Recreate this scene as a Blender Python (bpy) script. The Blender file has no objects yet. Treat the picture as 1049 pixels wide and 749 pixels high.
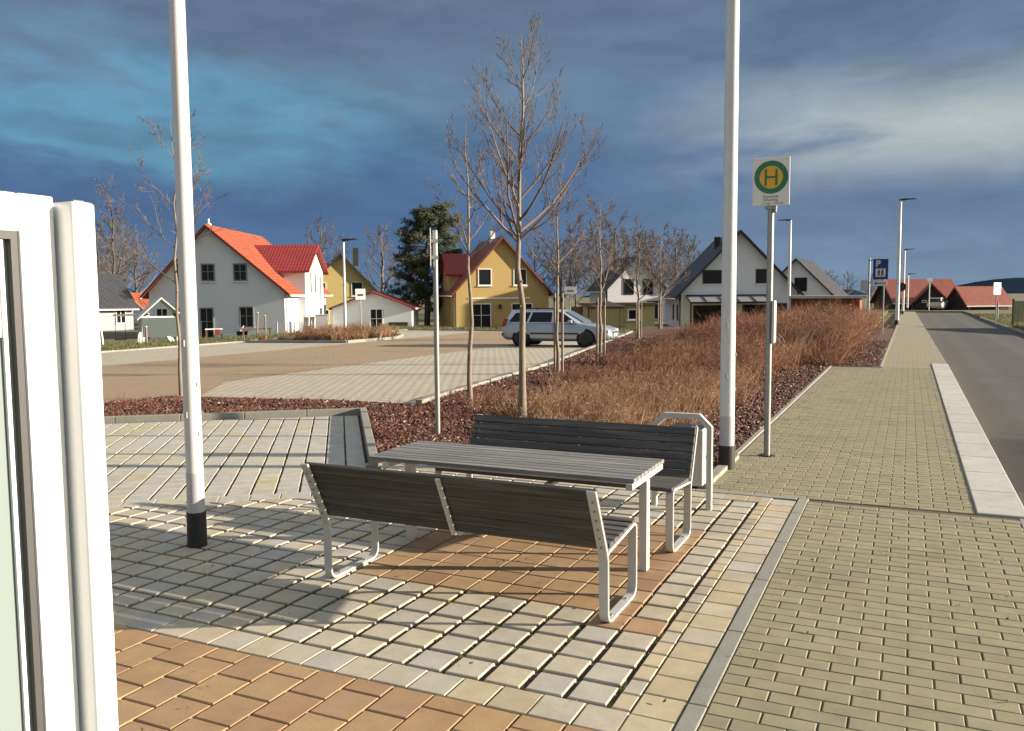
import bpy, bmesh, math, random
import numpy as np
from mathutils import Vector, Matrix
R = math.radians
random.seed(7)
rng = np.random.default_rng(11)
scene = bpy.context.scene
COL = scene.collection

# ------------------------------------------------------------------ mesh builder
class MB:
    def __init__(self): self.v = []; self.f = []
    def add(self, vs, fs):
        o = len(self.v); self.v += [tuple(p) for p in vs]
        self.f += [tuple(i + o for i in f) for f in fs]
    def box(self, lo, hi, M=None):
        x0, y0, z0 = lo; x1, y1, z1 = hi
        vs = [Vector(p) for p in ((x0,y0,z0),(x1,y0,z0),(x1,y1,z0),(x0,y1,z0),(x0,y0,z1),(x1,y0,z1),(x1,y1,z1),(x0,y1,z1))]
        if M is not None: vs = [M @ p for p in vs]
        self.add(vs, [(3,2,1,0),(4,5,6,7),(0,1,5,4),(1,2,6,5),(2,3,7,6),(3,0,4,7)])
    def bar(self, a, b, w, h, up=(0,0,1)):
        a = Vector(a); b = Vector(b); d = (b-a); L = d.length; d.normalize()
        s = d.cross(Vector(up))
        if s.length < 1e-4: s = d.cross(Vector((0,1,0)))
        s.normalize(); u = s.cross(d)
        M = Matrix((( s.x,d.x,u.x,a.x),(s.y,d.y,u.y,a.y),(s.z,d.z,u.z,a.z),(0,0,0,1)))
        self.box((-w/2,0,-h/2),(w/2,L,h/2),M)
    def tube(self, a, b, r0, r1, n=8, cap=True):
        self.path([a,b],[r0,r1],n,cap)
    def path(self, pts, rs, n=8, cap=True):
        pts = [Vector(p) for p in pts]; rings = []
        d = (pts[1]-pts[0]).normalized()
        s = d.cross(Vector((0,0,1)))
        if s.length < 1e-3: s = d.cross(Vector((0,1,0)))
        s.normalize()
        for i, p in enumerate(pts):
            if i == 0: d = pts[1]-pts[0]
            elif i == len(pts)-1: d = pts[i]-pts[i-1]
            else: d = (pts[i+1]-pts[i]).normalized() + (pts[i]-pts[i-1]).normalized()
            d.normalize(); s = (s - d*s.dot(d)).normalized(); u = d.cross(s)
            rings.append([p + (s*math.cos(2*math.pi*k/n) + u*math.sin(2*math.pi*k/n))*rs[i] for k in range(n)])
        vs = [q for r in rings for q in r]; fs = []
        for i in range(len(pts)-1):
            for k in range(n):
                fs.append((i*n+k, i*n+(k+1)%n, (i+1)*n+(k+1)%n, (i+1)*n+k))
        if cap:
            fs.append(tuple(range(n-1,-1,-1))); fs.append(tuple((len(pts)-1)*n+k for k in range(n)))
        self.add(vs, fs)
    def prism(self, poly, a, b, axis='y'):
        # poly in the two other axes, extruded from a to b
        n = len(poly)
        def P(p, t):
            if axis == 'y': return (p[0], t, p[1])
            if axis == 'x': return (t, p[0], p[1])
            return (p[0], p[1], t)
        vs = [P(p,a) for p in poly] + [P(p,b) for p in poly]
        fs = [tuple(range(n)), tuple(range(2*n-1, n-1, -1))]
        for i in range(n):
            j = (i+1) % n; fs.append((i, i+n, j+n, j))
        self.add(vs, fs)
    def strip(self, pts, x0, x1, th):
        # a bent flat bar: centre line pts in (y,z), width x0..x1, thickness th
        n = len(pts); L = []; Rr = []
        for i in range(n):
            a = Vector(pts[max(i-1,0)]); b = Vector(pts[min(i+1,n-1)])
            d = (b-a).normalized(); nn = Vector((-d.y, d.x))*th/2
            p = Vector(pts[i]); L.append(p+nn); Rr.append(p-nn)
        vs = []
        for i in range(n):
            vs += [(x0,L[i].x,L[i].y),(x1,L[i].x,L[i].y),(x1,Rr[i].x,Rr[i].y),(x0,Rr[i].x,Rr[i].y)]
        fs = [(0,1,2,3),((n-1)*4+3,(n-1)*4+2,(n-1)*4+1,(n-1)*4)]
        for i in range(n-1):
            for k in range(4):
                fs.append((i*4+k, (i+1)*4+k, (i+1)*4+(k+1)%4, i*4+(k+1)%4))
        self.add(vs, fs)
    def sheet(self, poly, z=0.0, zf=None):
        self.add([(x,y,zf(x,y) if zf else z) for x,y in poly], [tuple(range(len(poly)))])
    def build(self, name, mat, parent=None, smooth=False, bevel=0.0, seg=2):
        me = bpy.data.meshes.new(name)
        me.from_pydata(self.v, [], self.f)
        bm = bmesh.new(); bm.from_mesh(me)
        bmesh.ops.recalc_face_normals(bm, faces=bm.faces)
        if bevel > 0:
            ed = [e for e in bm.edges if len(e.link_faces)==2 and e.calc_face_angle(0) > 0.5]
            bmesh.ops.bevel(bm, geom=ed, offset=bevel, segments=seg, profile=0.5, affect='EDGES', clamp_overlap=True)
        bm.to_mesh(me); bm.free()
        if smooth:
            me.polygons.foreach_set('use_smooth', [True]*len(me.polygons))
            try: me.set_sharp_from_angle(angle=R(40))
            except Exception: pass
        return link(name, me, mat, parent)

def link(name, me, mat, parent=None):
    me.materials.append(mat)
    o = bpy.data.objects.new(name, me); COL.objects.link(o)
    if parent: o.parent = parent
    return o
def np_mesh(name, V, quads, tris, mat, parent=None):
    me = bpy.data.meshes.new(name)
    nq = len(quads); nt = len(tris)
    me.vertices.add(len(V)); me.vertices.foreach_set('co', np.ascontiguousarray(V, dtype=np.float32).ravel())
    loops = np.concatenate([np.asarray(quads,dtype=np.int32).ravel(), np.asarray(tris,dtype=np.int32).ravel()])
    me.loops.add(len(loops)); me.loops.foreach_set('vertex_index', loops)
    me.polygons.add(nq+nt)
    st = np.concatenate([np.arange(nq)*4, nq*4+np.arange(nt)*3]).astype(np.int32)
    me.polygons.foreach_set('loop_start', st)
    me.update(calc_edges=True); me.validate()
    return link(name, me, mat, parent)
def tag(o, label=None, cat=None, group=None, kind=None):
    if label: o['label'] = label
    if cat: o['category'] = cat
    if group: o['group'] = group
    if kind: o['kind'] = kind
    return o
def struct(o): o['kind'] = 'structure'; return o
def thing(name, label, cat, loc=(0,0,0), rz=0.0, group=None):
    o = bpy.data.objects.new(name, None); COL.objects.link(o)
    o.location = loc; o.rotation_euler = (0,0,rz); o.empty_display_size = .2
    return tag(o, label, cat, group)
def kids(o): return [c for c in bpy.data.objects if c.parent == o]
def dup(o, loc=None, rz=None, scale=None, label=None, parent=None):
    c = o.copy(); COL.objects.link(c)
    if parent: c.parent = parent
    if loc is not None: c.location = loc
    if rz is not None: c.rotation_euler = (0,0,rz)
    if scale is not None: c.scale = (scale,scale,scale) if not hasattr(scale,'__len__') else scale
    if label: c['label'] = label
    for ch in kids(o): dup(ch, parent=c)
    return c

# ------------------------------------------------------------------ materials
class NT:
    def __init__(self, tree): self.t = tree; self.n = tree.nodes; self.l = tree.links
    def node(self, typ, **kw):
        nd = self.n.new(typ)
        for k, v in kw.items(): setattr(nd, k, v)
        return nd
    def set(self, sock, v):
        if isinstance(v, bpy.types.NodeSocket): self.l.new(v, sock)
        elif isinstance(v, (tuple, list)) and len(v) == 3 and sock.type == 'RGBA': sock.default_value = (*v, 1)
        else: sock.default_value = v
    def math(self, op, a, b=0.0, c=None, clamp=False):
        nd = self.node('ShaderNodeMath', operation=op, use_clamp=clamp)
        self.set(nd.inputs[0], a); self.set(nd.inputs[1], b)
        if c is not None: self.set(nd.inputs[2], c)
        return nd.outputs[0]
    def mix(self, f, a, b, mode='MIX'):
        nd = self.node('ShaderNodeMix', data_type='RGBA', blend_type=mode)
        self.set(nd.inputs[0], f); self.set(nd.inputs[6], a); self.set(nd.inputs[7], b)
        return nd.outputs[2]
    def noise(self, vec, scale, detail=4, rough=.55, dist=0.0):
        nd = self.node('ShaderNodeTexNoise'); self.set(nd.inputs['Vector'], vec)
        nd.inputs['Scale'].default_value = scale; nd.inputs['Detail'].default_value = detail
        nd.inputs['Roughness'].default_value = rough; nd.inputs['Distortion'].default_value = dist
        return nd.outputs['Fac']
    def ramp(self, f, stops, interp='LINEAR'):
        nd = self.node('ShaderNodeValToRGB'); nd.color_ramp.interpolation = interp
        e = nd.color_ramp.elements
        while len(e) < len(stops): e.new(0.5)
        for el, (p, c) in zip(e, stops): el.position = p; el.color = (*c, 1)
        self.set(nd.inputs[0], f); return nd.outputs[0]
    def smooth(self, x, a, b):
        nd = self.node('ShaderNodeMapRange', interpolation_type='SMOOTHSTEP')
        self.set(nd.inputs[0], x); nd.inputs[1].default_value = a; nd.inputs[2].default_value = b
        return nd.outputs[0]
    def bump(self, h, strength, dist=.01):
        nd = self.node('ShaderNodeBump'); nd.inputs['Strength'].default_value = strength
        nd.inputs['Distance'].default_value = dist; self.set(nd.inputs['Height'], h); return nd.outputs[0]
MATS = {}
def new_mat(name):
    m = bpy.data.materials.new(name); m.use_nodes = True
    nt = NT(m.node_tree); b = m.node_tree.nodes['Principled BSDF']; return m, nt, b
def pm(name, col, rough=.6, metal=0.0, var=.12, scale=4.0, bump=0.0, bscale=40.0, island=0.0, spec=None, coat=0.0, hue=None, stretch=None, dirt=0.0):
    if name in MATS: return MATS[name]
    m, nt, b = new_mat(name)
    tc = nt.node('ShaderNodeTexCoord').outputs['Object']
    if stretch:
        mp = nt.node('ShaderNodeMapping'); mp.inputs['Scale'].default_value = stretch
        nt.l.new(tc, mp.inputs[0]); tc = mp.outputs[0]
    n = nt.noise(tc, scale, 5)
    fac = nt.math('MULTIPLY_ADD', n, 2*var, 1-var)
    if island:
        ri = nt.node('ShaderNodeNewGeometry').outputs['Random Per Island']
        fac = nt.math('MULTIPLY', fac, nt.math('MULTIPLY_ADD', ri, 2*island, 1-island))
    c = nt.mix(1.0, col, fac, 'MULTIPLY')
    if hue is not None:
        n2 = nt.noise(tc, scale*.6+.3, 4)
        c = nt.mix(nt.smooth(n2, .42, .62), c, nt.mix(1.0, hue, fac, 'MULTIPLY'))
    if dirt:
        n3 = nt.noise(tc, scale*2.3, 6, .7)
        c = nt.mix(nt.math('MULTIPLY', nt.smooth(n3, .5, .75), dirt), c, (.09,.08,.06))
    nt.l.new(c, b.inputs['Base Color'])
    b.inputs['Roughness'].default_value = rough; b.inputs['Metallic'].default_value = metal
    if spec is not None: b.inputs['Specular IOR Level'].default_value = spec
    if coat: b.inputs['Coat Weight'].default_value = coat; b.inputs['Coat Roughness'].default_value = .05
    if bump:
        nt.l.new(nt.bump(nt.noise(tc, bscale, 6, .65), bump), b.inputs['Normal'])
    MATS[name] = m; return m
def paver_mat(name, stops, rough=.8, stain=.35):
    m, nt, b = new_mat(name)
    g = nt.node('ShaderNodeNewGeometry').outputs['Random Per Island']
    tc = nt.node('ShaderNodeTexCoord').outputs['Object']
    c = nt.ramp(g, stops, 'LINEAR')
    n = nt.noise(tc, 6.0, 6, .6)
    c = nt.mix(1.0, c, nt.math('MULTIPLY_ADD', n, .55, .73), 'MULTIPLY')
    n2 = nt.noise(tc, 1.1, 5, .65)
    c = nt.mix(nt.math('MULTIPLY', nt.smooth(n2, .5, .72), stain), c, nt.mix(1.0, c, (.62,.58,.50), 'MULTIPLY'))
    n4 = nt.noise(tc, 60, 3, .7)
    c = nt.mix(1.0, c, nt.math('MULTIPLY_ADD', n4, .35, .825), 'MULTIPLY')
    vo = nt.node('ShaderNodeTexVoronoi'); vo.inputs['Scale'].default_value = 5.5; vo.inputs['Randomness'].default_value = 1.0; nt.l.new(tc, vo.inputs['Vector'])
    spot = nt.math('MULTIPLY', nt.math('SUBTRACT', 1.0, nt.smooth(nt.math('ADD', vo.outputs['Distance'], nt.math('MULTIPLY', n4, .12)), .10, .17)), nt.smooth(n2, .42, .6))
    c = nt.mix(nt.math('MULTIPLY', spot, .5), c, (.10,.085,.062))
    n5 = nt.noise(tc, .55, 7, .7, .8)
    c = nt.mix(nt.math('MULTIPLY', nt.smooth(n5, .54, .74), .35), c, (.17,.145,.105))
    nt.l.new(c, b.inputs['Base Color']); b.inputs['Roughness'].default_value = rough
    b.inputs['Specular IOR Level'].default_value = .3
    nt.l.new(nt.bump(nt.noise(tc, 130, 5, .7), .22, .004), b.inputs['Normal'])
    return m
def brick_mat(name, c1, c2, mortar, w, h, ms, rough=.85, rot=0.0, stain=.3):
    m, nt, b = new_mat(name)
    tc = nt.node('ShaderNodeTexCoord').outputs['Object']
    mp = nt.node('ShaderNodeMapping'); mp.inputs['Rotation'].default_value = (0,0,rot); nt.l.new(tc, mp.inputs[0])
    br = nt.node('ShaderNodeTexBrick'); nt.l.new(mp.outputs[0], br.inputs['Vector'])
    br.inputs['Color1'].default_value = (*c1,1); br.inputs['Color2'].default_value = (*c2,1); br.inputs['Mortar'].default_value = (*mortar,1)
    br.inputs['Scale'].default_value = 1.0; br.inputs['Brick Width'].default_value = w; br.inputs['Row Height'].default_value = h
    br.inputs['Mortar Size'].default_value = ms; br.inputs['Mortar Smooth'].default_value = .3
    n = nt.noise(tc, .35, 6, .65); n2 = nt.noise(tc, 5, 4)
    c = nt.mix(1.0, br.outputs[0], nt.math('MULTIPLY_ADD', n2, .3, .85), 'MULTIPLY')
    c = nt.mix(nt.math('MULTIPLY', nt.smooth(n, .48, .7), stain), c, nt.mix(1.0, c, (.66,.62,.55), 'MULTIPLY'))
    nt.l.new(c, b.inputs['Base Color']); b.inputs['Roughness'].default_value = rough
    nt.l.new(nt.bump(nt.math('SUBTRACT', 1.0, br.outputs['Fac']), .5, .01), b.inputs['Normal'])
    return m
def tile_mat(name, col, col2, row=.33, colw=.24):
    # roof tiles in object space; the slope lies along x/z, courses run along y
    m, nt, b = new_mat(name)
    tc = nt.node('ShaderNodeTexCoord').outputs['Object']
    sep = nt.node('ShaderNodeSeparateXYZ'); nt.l.new(tc, sep.inputs[0])
    cmb = nt.node('ShaderNodeCombineXYZ'); nt.l.new(sep.outputs[1], cmb.inputs[0]); nt.l.new(sep.outputs[2], cmb.inputs[1])
    br = nt.node('ShaderNodeTexBrick', offset=0.0); nt.l.new(cmb.outputs[0], br.inputs['Vector'])
    br.inputs['Color1'].default_value = (*col,1); br.inputs['Color2'].default_value = (*col2,1)
    br.inputs['Mortar'].default_value = tuple(c*.35 for c in col)+(1,)
    br.inputs['Scale'].default_value = 1; br.inputs['Brick Width'].default_value = colw; br.inputs['Row Height'].default_value = row*.7
    br.inputs['Mortar Size'].default_value = .018; br.inputs['Mortar Smooth'].default_value = .6
    n = nt.noise(tc, .8, 5)
    c = nt.mix(1.0, br.outputs[0], nt.math('MULTIPLY_ADD', n, .4, .8), 'MULTIPLY')
    nt.l.new(c, b.inputs['Base Color']); b.inputs['Roughness'].default_value = .55
    wv = nt.math('SINE', nt.math('MULTIPLY', sep.outputs[1], 2*math.pi/colw))
    hgt = nt.math('ADD', nt.math('MULTIPLY', wv, .5), nt.math('SUBTRACT', 1.0, br.outputs['Fac']))
    nt.l.new(nt.bump(hgt, .7, .03), b.inputs['Normal'])
    return m

M_white_gloss = pm('white_plastic', (.80,.81,.80), .22, var=.02, scale=3)
M_rubber = pm('black_rubber', (.018,.018,.018), .5, var=.2)
M_alu = pm('painted_steel', (.50,.51,.52), .38, .35, var=.08, scale=6, dirt=.1)
M_polew = pm('white_pole_paint', (.62,.63,.64), .36, .12, var=.05, scale=9, dirt=.06)
M_greyband = pm('grey_pole_paint', (.45,.46,.48), .4, .2, var=.06)
M_galv = pm('galvanised_steel', (.27,.28,.28), .5, .6, var=.2, scale=14)
M_frame = pm('light_frame_paint', (.50,.50,.48), .4, .1, var=.06, scale=8, dirt=.12)
M_wood = pm('weathered_wood', (.060,.055,.051), .7, var=.85, hue=(.10,.094,.088), scale=5, bump=.5, bscale=22, island=.3, stretch=(.35,8,8))
M_woodtop = pm('weathered_table_wood', (.18,.174,.166), .55, var=.8, hue=(.26,.252,.24), scale=5, bump=.5, bscale=22, island=.3, stretch=(.35,8,8))
M_stake = pm('stake_wood', (.24,.18,.13), .8, var=.35, scale=6, bump=.3)
M_bark = pm('pale_bark', (.195,.155,.118), .85, var=.4, scale=14, bump=.6, bscale=50, stretch=(1,1,.4))
M_twig = pm('twig_bark', (.135,.10,.08), .8, var=.3, scale=8, island=.35)
M_bark_dark = pm('dark_bark', (.10,.085,.07), .9, var=.35, scale=6)
M_twig_far = pm('far_twig_bark', (.115,.10,.095), .9, var=.3, scale=2, island=.35)
M_conc = pm('kerb_concrete', (.225,.222,.192), .85, var=.2, scale=5, bump=.25, bscale=90, dirt=.25, island=.08)
M_slab = pm('pale_slab_concrete', (.40,.395,.355), .8, var=.2, scale=3, bump=.2, bscale=110, dirt=.3, island=.06)
M_glassdark = pm('window_glass', (.013,.015,.018), .12, var=.2, spec=.3)
M_joint = pm('joint_gravel', (.050,.039,.029), .95, var=.7, scale=70, bump=1.0, bscale=140)

PAV_LIGHT = paver_mat('light_pavers', [(0,(.385,.348,.275)),(.25,(.41,.362,.268)),(.5,(.375,.346,.284)),(.7,(.365,.348,.304)),(.88,(.42,.372,.28)),(1,(.395,.338,.238))], stain=.5)
PAV_CREAM = paver_mat('cream_border_pavers', [(0,(0.374,0.310,0.198)),(.4,(0.418,0.353,0.236)),(.7,(0.389,0.360,0.304)),(1,(0.338,0.274,0.167))])
PAV_BROWN = paver_mat('brown_pavers', [(0,(.28,.18,.10)),(.35,(.345,.24,.14)),(.7,(.32,.205,.12)),(1,(.265,.16,.095))], stain=.5)
PAV_TAN = paver_mat('tan_pavers', [(0,(0.313,0.205,0.104)),(.35,(0.354,0.244,0.130)),(.7,(0.299,0.185,0.101)),(1,(0.320,0.211,0.122))])
PAV_WALK = paver_mat('walk_pavers', [(0,(0.230,0.211,0.130)),(.4,(0.256,0.234,0.146)),(.7,(0.243,0.218,0.140)),(1,(0.218,0.202,0.136))], stain=.3)

# ------------------------------------------------------------------ world
SUN_EL, SUN_AZ = 14.5, 68.0
EXPO = 1.45
def world():
    w = bpy.data.worlds.new('World'); scene.world = w; w.use_nodes = True
    nt = NT(w.node_tree); bg = w.node_tree.nodes['Background']
    sky = nt.node('ShaderNodeTexSky'); sky.sky_type = 'NISHITA'; sky.sun_disc = False
    sky.sun_elevation = R(SUN_EL); sky.sun_rotation = R(SUN_AZ); sky.altitude = 120
    sky.air_density = 1.0; sky.dust_density = 1.2; sky.ozone_density = 1.5
    tc = nt.node('ShaderNodeTexCoord').outputs['Generated']
    sep = nt.node('ShaderNodeSeparateXYZ'); nt.l.new(tc, sep.inputs[0])
    x, y, z = sep.outputs
    el = nt.math('MULTIPLY', nt.math('ARCSINE', z), 57.2958)
    az = nt.math('MULTIPLY', nt.math('ARCTAN2', x, y), 57.2958)      # 0 along the road, positive to the right
    cmb = nt.node('ShaderNodeCombineXYZ'); nt.l.new(x, cmb.inputs[0]); nt.l.new(y, cmb.inputs[1])
    nt.l.new(nt.math('MULTIPLY', z, 3.2), cmb.inputs[2]); v = cmb.outputs[0]
    n1 = nt.noise(v, 2.6, 7, .56, .35); n2 = nt.noise(v, 4.6, 6, .5, .35); n3 = nt.noise(v, 1.2, 3, .5)
    elw = nt.math('ADD', el, nt.math('MULTIPLY', nt.math('SUBTRACT', n1, .5), 14.0))
    k = 1/ (0.1 * 2**EXPO)
    def C(r,g,b): return (r*k, g*k, b*k)
    # low dark band -> mid clouds -> upper grey cloud
    base = nt.ramp(nt.math('DIVIDE', elw, 30.0), [(0,C(.115,.20,.33)),(.14,C(.080,.155,.30)),(.27,C(.092,.175,.325)),(.42,C(.145,.235,.35)),(.62,C(.13,.195,.295)),(1,C(.14,.18,.255))])
    # blue gaps on the left through which the clear sky shows
    gapband = nt.math('MULTIPLY', nt.smooth(elw, 5.5, 9.0), nt.math('SUBTRACT', 1.0, nt.smooth(elw, 12.0, 17.0)))
    left = nt.math('SUBTRACT', 1.0, nt.smooth(az, -42, -24))
    gap = nt.math('MULTIPLY', nt.math('MULTIPLY', gapband, left), nt.smooth(n2, .38, .60))
    skyc = nt.mix(1.0, sky.outputs[0], (.30,.62,.80), 'MULTIPLY')
    gapc = nt.mix(.8, skyc, C(.135,.355,.49))
    c = nt.mix(nt.math('MULTIPLY', gap, .8), base, gapc)
    # dark grey cloud shreds
    shred = nt.math('MULTIPLY', nt.smooth(n2, .5, .66), nt.smooth(el, 4, 9))
    c = nt.mix(nt.math('MULTIPLY', shred, .45), c, C(.085,.14,.235))
    # pale cloud bank over the road
    dr = nt.math('SUBTRACT', 1.0, nt.smooth(nt.math('ABSOLUTE', nt.math('SUBTRACT', az, 1.0)), 3, 22))
    elp = nt.math('ADD', el, nt.math('MULTIPLY', nt.math('SUBTRACT', n1, .5), 6.0))
    db = nt.math('MULTIPLY', nt.smooth(elp, 4.5, 9.0), nt.math('SUBTRACT', 1.0, nt.smooth(elp, 9.5, 15)))
    pale = nt.math('MULTIPLY', nt.math('MULTIPLY', dr, db), nt.smooth(n2, .26, .58))
    c = nt.mix(nt.math('MULTIPLY', pale, .9), c, C(.50,.555,.555))
    lowr = nt.math('MULTIPLY', nt.smooth(az, -30, -6), nt.math('SUBTRACT', 1.0, nt.smooth(el, 3.0, 10.5)))
    c = nt.mix(nt.math('MULTIPLY', lowr, .85), c, nt.mix(nt.smooth(el, 1.0, 7.0), C(.19,.275,.385), C(.15,.225,.345)))
    n6 = nt.noise(v, 10.0, 5, .6, .6)
    c = nt.mix(1.0, c, nt.math('MULTIPLY_ADD', n6, .5, .76), 'MULTIPLY')
    # unseen sky above and behind, brightened with invented broken cloud as fill light
    dotv = nt.math('ADD', nt.math('MULTIPLY', x, -.42), nt.math('MULTIPLY', y, .905))
    behind = nt.math('SUBTRACT', 1.0, nt.smooth(dotv, -.25, .55))
    high = nt.smooth(el, 26, 55)
    low_bright = nt.mix(nt.smooth(n1, .42, .6), nt.mix(1.0, sky.outputs[0], (.5,.5,.5), 'MULTIPLY'), C(.30,.31,.31))
    c = nt.mix(behind, c, low_bright)
    top = nt.mix(nt.smooth(n1, .40, .58), sky.outputs[0], C(1.0,1.0,.97))
    c = nt.mix(high, c, top)
    nt.l.new(c, bg.inputs['Color']); bg.inputs['Strength'].default_value = 0.1
    sd = bpy.data.lights.new('sun', 'SUN'); sd.energy = 4.8; sd.angle = R(.55); sd.color = (1.0,.86,.68)
    so = bpy.data.objects.new('sun', sd); COL.objects.link(so)
    sv = Vector((math.sin(R(SUN_AZ))*math.cos(R(SUN_EL)), math.cos(R(SUN_AZ))*math.cos(R(SUN_EL)), math.sin(R(SUN_EL))))
    so.rotation_euler = (-sv).to_track_quat('-Z','Y').to_euler(); so.location = (20,-10,30)
world()
scene.view_settings.view_transform = 'Standard'; scene.view_settings.look = 'None'
scene.view_settings.exposure = EXPO; scene.view_settings.gamma = 1.0

# ------------------------------------------------------------------ camera (pose measured from the photograph)
def camera():
    f, cx, cy = 870.0, 524.5, 374.5
    a, b, c = .0073, 1.0, -(303.0-cy)/f
    down = Vector((a,b,c)).normalized()
    vy = 303.0-(932.0-cx)*.0073
    fy = Vector((932.0-cx, vy-cy, f)).normalized()
    xr = down.cross(fy)
    up = -down
    # columns: camera axes (right, up, back) expressed in world = rows (X,Y,Z)
    m = Matrix(((xr.x, -xr.y, -xr.z),(fy.x,-fy.y,-fy.z),(up.x,-up.y,-up.z)))
    cd = bpy.data.cameras.new('camera'); co = bpy.data.objects.new('camera', cd); COL.objects.link(co)
    co.matrix_world = Matrix.Translation((0,0,2.0)) @ m.to_4x4()
    cd.sensor_fit = 'HORIZONTAL'; cd.sensor_width = 36.0; cd.lens = f/1049.0*36.0
    cd.clip_start = .05; cd.clip_end = 9000
    scene.camera = co
camera()

# ------------------------------------------------------------------ ground
def sm(t): t = min(max(t,0.0),1.0); return t*t*(3-2*t)
def drop(x, y):
    return .88*max(sm((-29.5-x)/11), sm((y-45)/17)*sm((-3.5-x)/6))
def gz(x, y): return -drop(x,y)
C0 = Vector((-8.4, 11.85)); TH = R(36.5)
U = Vector((-math.cos(TH), -math.sin(TH))); V = Vector((math.sin(TH), -math.cos(TH)))
def uv(u, v): return C0 + U*u + V*v
def to_uv(p): d = Vector((p[0],p[1]))-C0; return d.dot(U), d.dot(V)

def ground():
    xs = sorted(set([-4000,-1500,-600,-300,-180,-120] + list(np.arange(-100,-30,2.5)) + [-29.5,-28.5,-27.6,-27.5,-22,-16,-12,-8.01,-8,-6,-4,-2.2,-2.15,0,2.5,5.25,5.3,8,14,25,40,80,200,500,1500,4000]))
    ys = sorted(set([-4000,-600,-60,-20,-5,5,15,25,35,44,44.05] + list(np.arange(46,110,2.5)) + [103.9,104,125,160,220,300,500,900,1800,4500]))
    def z(x,y):
        if -2.16 < x < 5.26 and -20 <= y < 103.95: return -.25
        if -27.55 < x <= -2.15 and -20 <= y < 44.02: return -.25
        return gz(x,y) if not (x >= -2.2 and y>100) else -.02
    vs = [(x,y,z(x,y)) for y in ys for x in xs]; n = len(xs)
    fs = [(j*n+i, j*n+i+1, (j+1)*n+i+1, (j+1)*n+i) for j in range(len(ys)-1) for i in range(n-1)]
    m, nt, b = new_mat('grassy_soil')
    tc = nt.node('ShaderNodeTexCoord').outputs['Object']
    n1 = nt.noise(tc, .12, 6, .6); n2 = nt.noise(tc, 2.5, 5, .7)
    c = nt.ramp(n1, [(.3,(.075,.085,.03)),(.5,(.10,.095,.04)),(.7,(.15,.12,.065))])
    c = nt.mix(1.0, c, nt.math('MULTIPLY_ADD', n2, 1.0, .5), 'MULTIPLY')
    nt.l.new(c, b.inputs['Base Color']); b.inputs['Roughness'].default_value = .95
    nt.l.new(nt.bump(n2, .6, .08), b.inputs['Normal'])
    mb = MB(); mb.add(vs, fs); struct(mb.build('ground', m))
ground()

def clip(poly, n, d):   # keep n.p >= d
    out = []
    for i in range(len(poly)):
        a, b = poly[i], poly[(i+1)%len(poly)]
        da, db = n[0]*a[0]+n[1]*a[1]-d, n[0]*b[0]+n[1]*b[1]-d
        if da >= 0: out.append(a)
        if (da >= 0) != (db >= 0):
            t = da/(da-db); out.append((a[0]+(b[0]-a[0])*t, a[1]+(b[1]-a[1])*t))
    return out
def area(p): return abs(sum(p[i][0]*p[(i+1)%len(p)][1]-p[(i+1)%len(p)][0]*p[i][1] for i in range(len(p))))/2
def block(mb, poly, ch=.006, z=0.0, h=.05):
    if len(poly) < 3 or area(poly) < .0012: return
    cx = sum(p[0] for p in poly)/len(poly); cy = sum(p[1] for p in poly)/len(poly)
    dz = z + random.uniform(-.0015,.0015); tx = random.uniform(-.008,.008); ty = random.uniform(-.008,.008)
    r = math.sqrt(area(poly))/2; s = max(1-ch/r, .4); n = len(poly)
    def zz(x,y,o): return dz+o+(x-cx)*tx+(y-cy)*ty
    vs = [(x,y,dz-h) for x,y in poly] + [(x,y,zz(x,y,-ch*.8)) for x,y in poly]
    top = [(cx+(x-cx)*s, cy+(y-cy)*s) for x,y in poly]
    vs += [(x,y,zz(x,y,0)) for x,y in top]
    fs = [tuple(2*n+i for i in range(n))]
    for k in range(2):
        for i in range(n):
            j = (i+1)%n; fs.append((k*n+i, k*n+j, (k+1)*n+j, (k+1)*n+i))
    mb.add(vs, fs)
def rect(x0,x1,y0,y1): return [(x0,y0),(x1,y0),(x1,y1),(x0,y1)]
J = lambda a=.003: random.uniform(-a,a)

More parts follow.
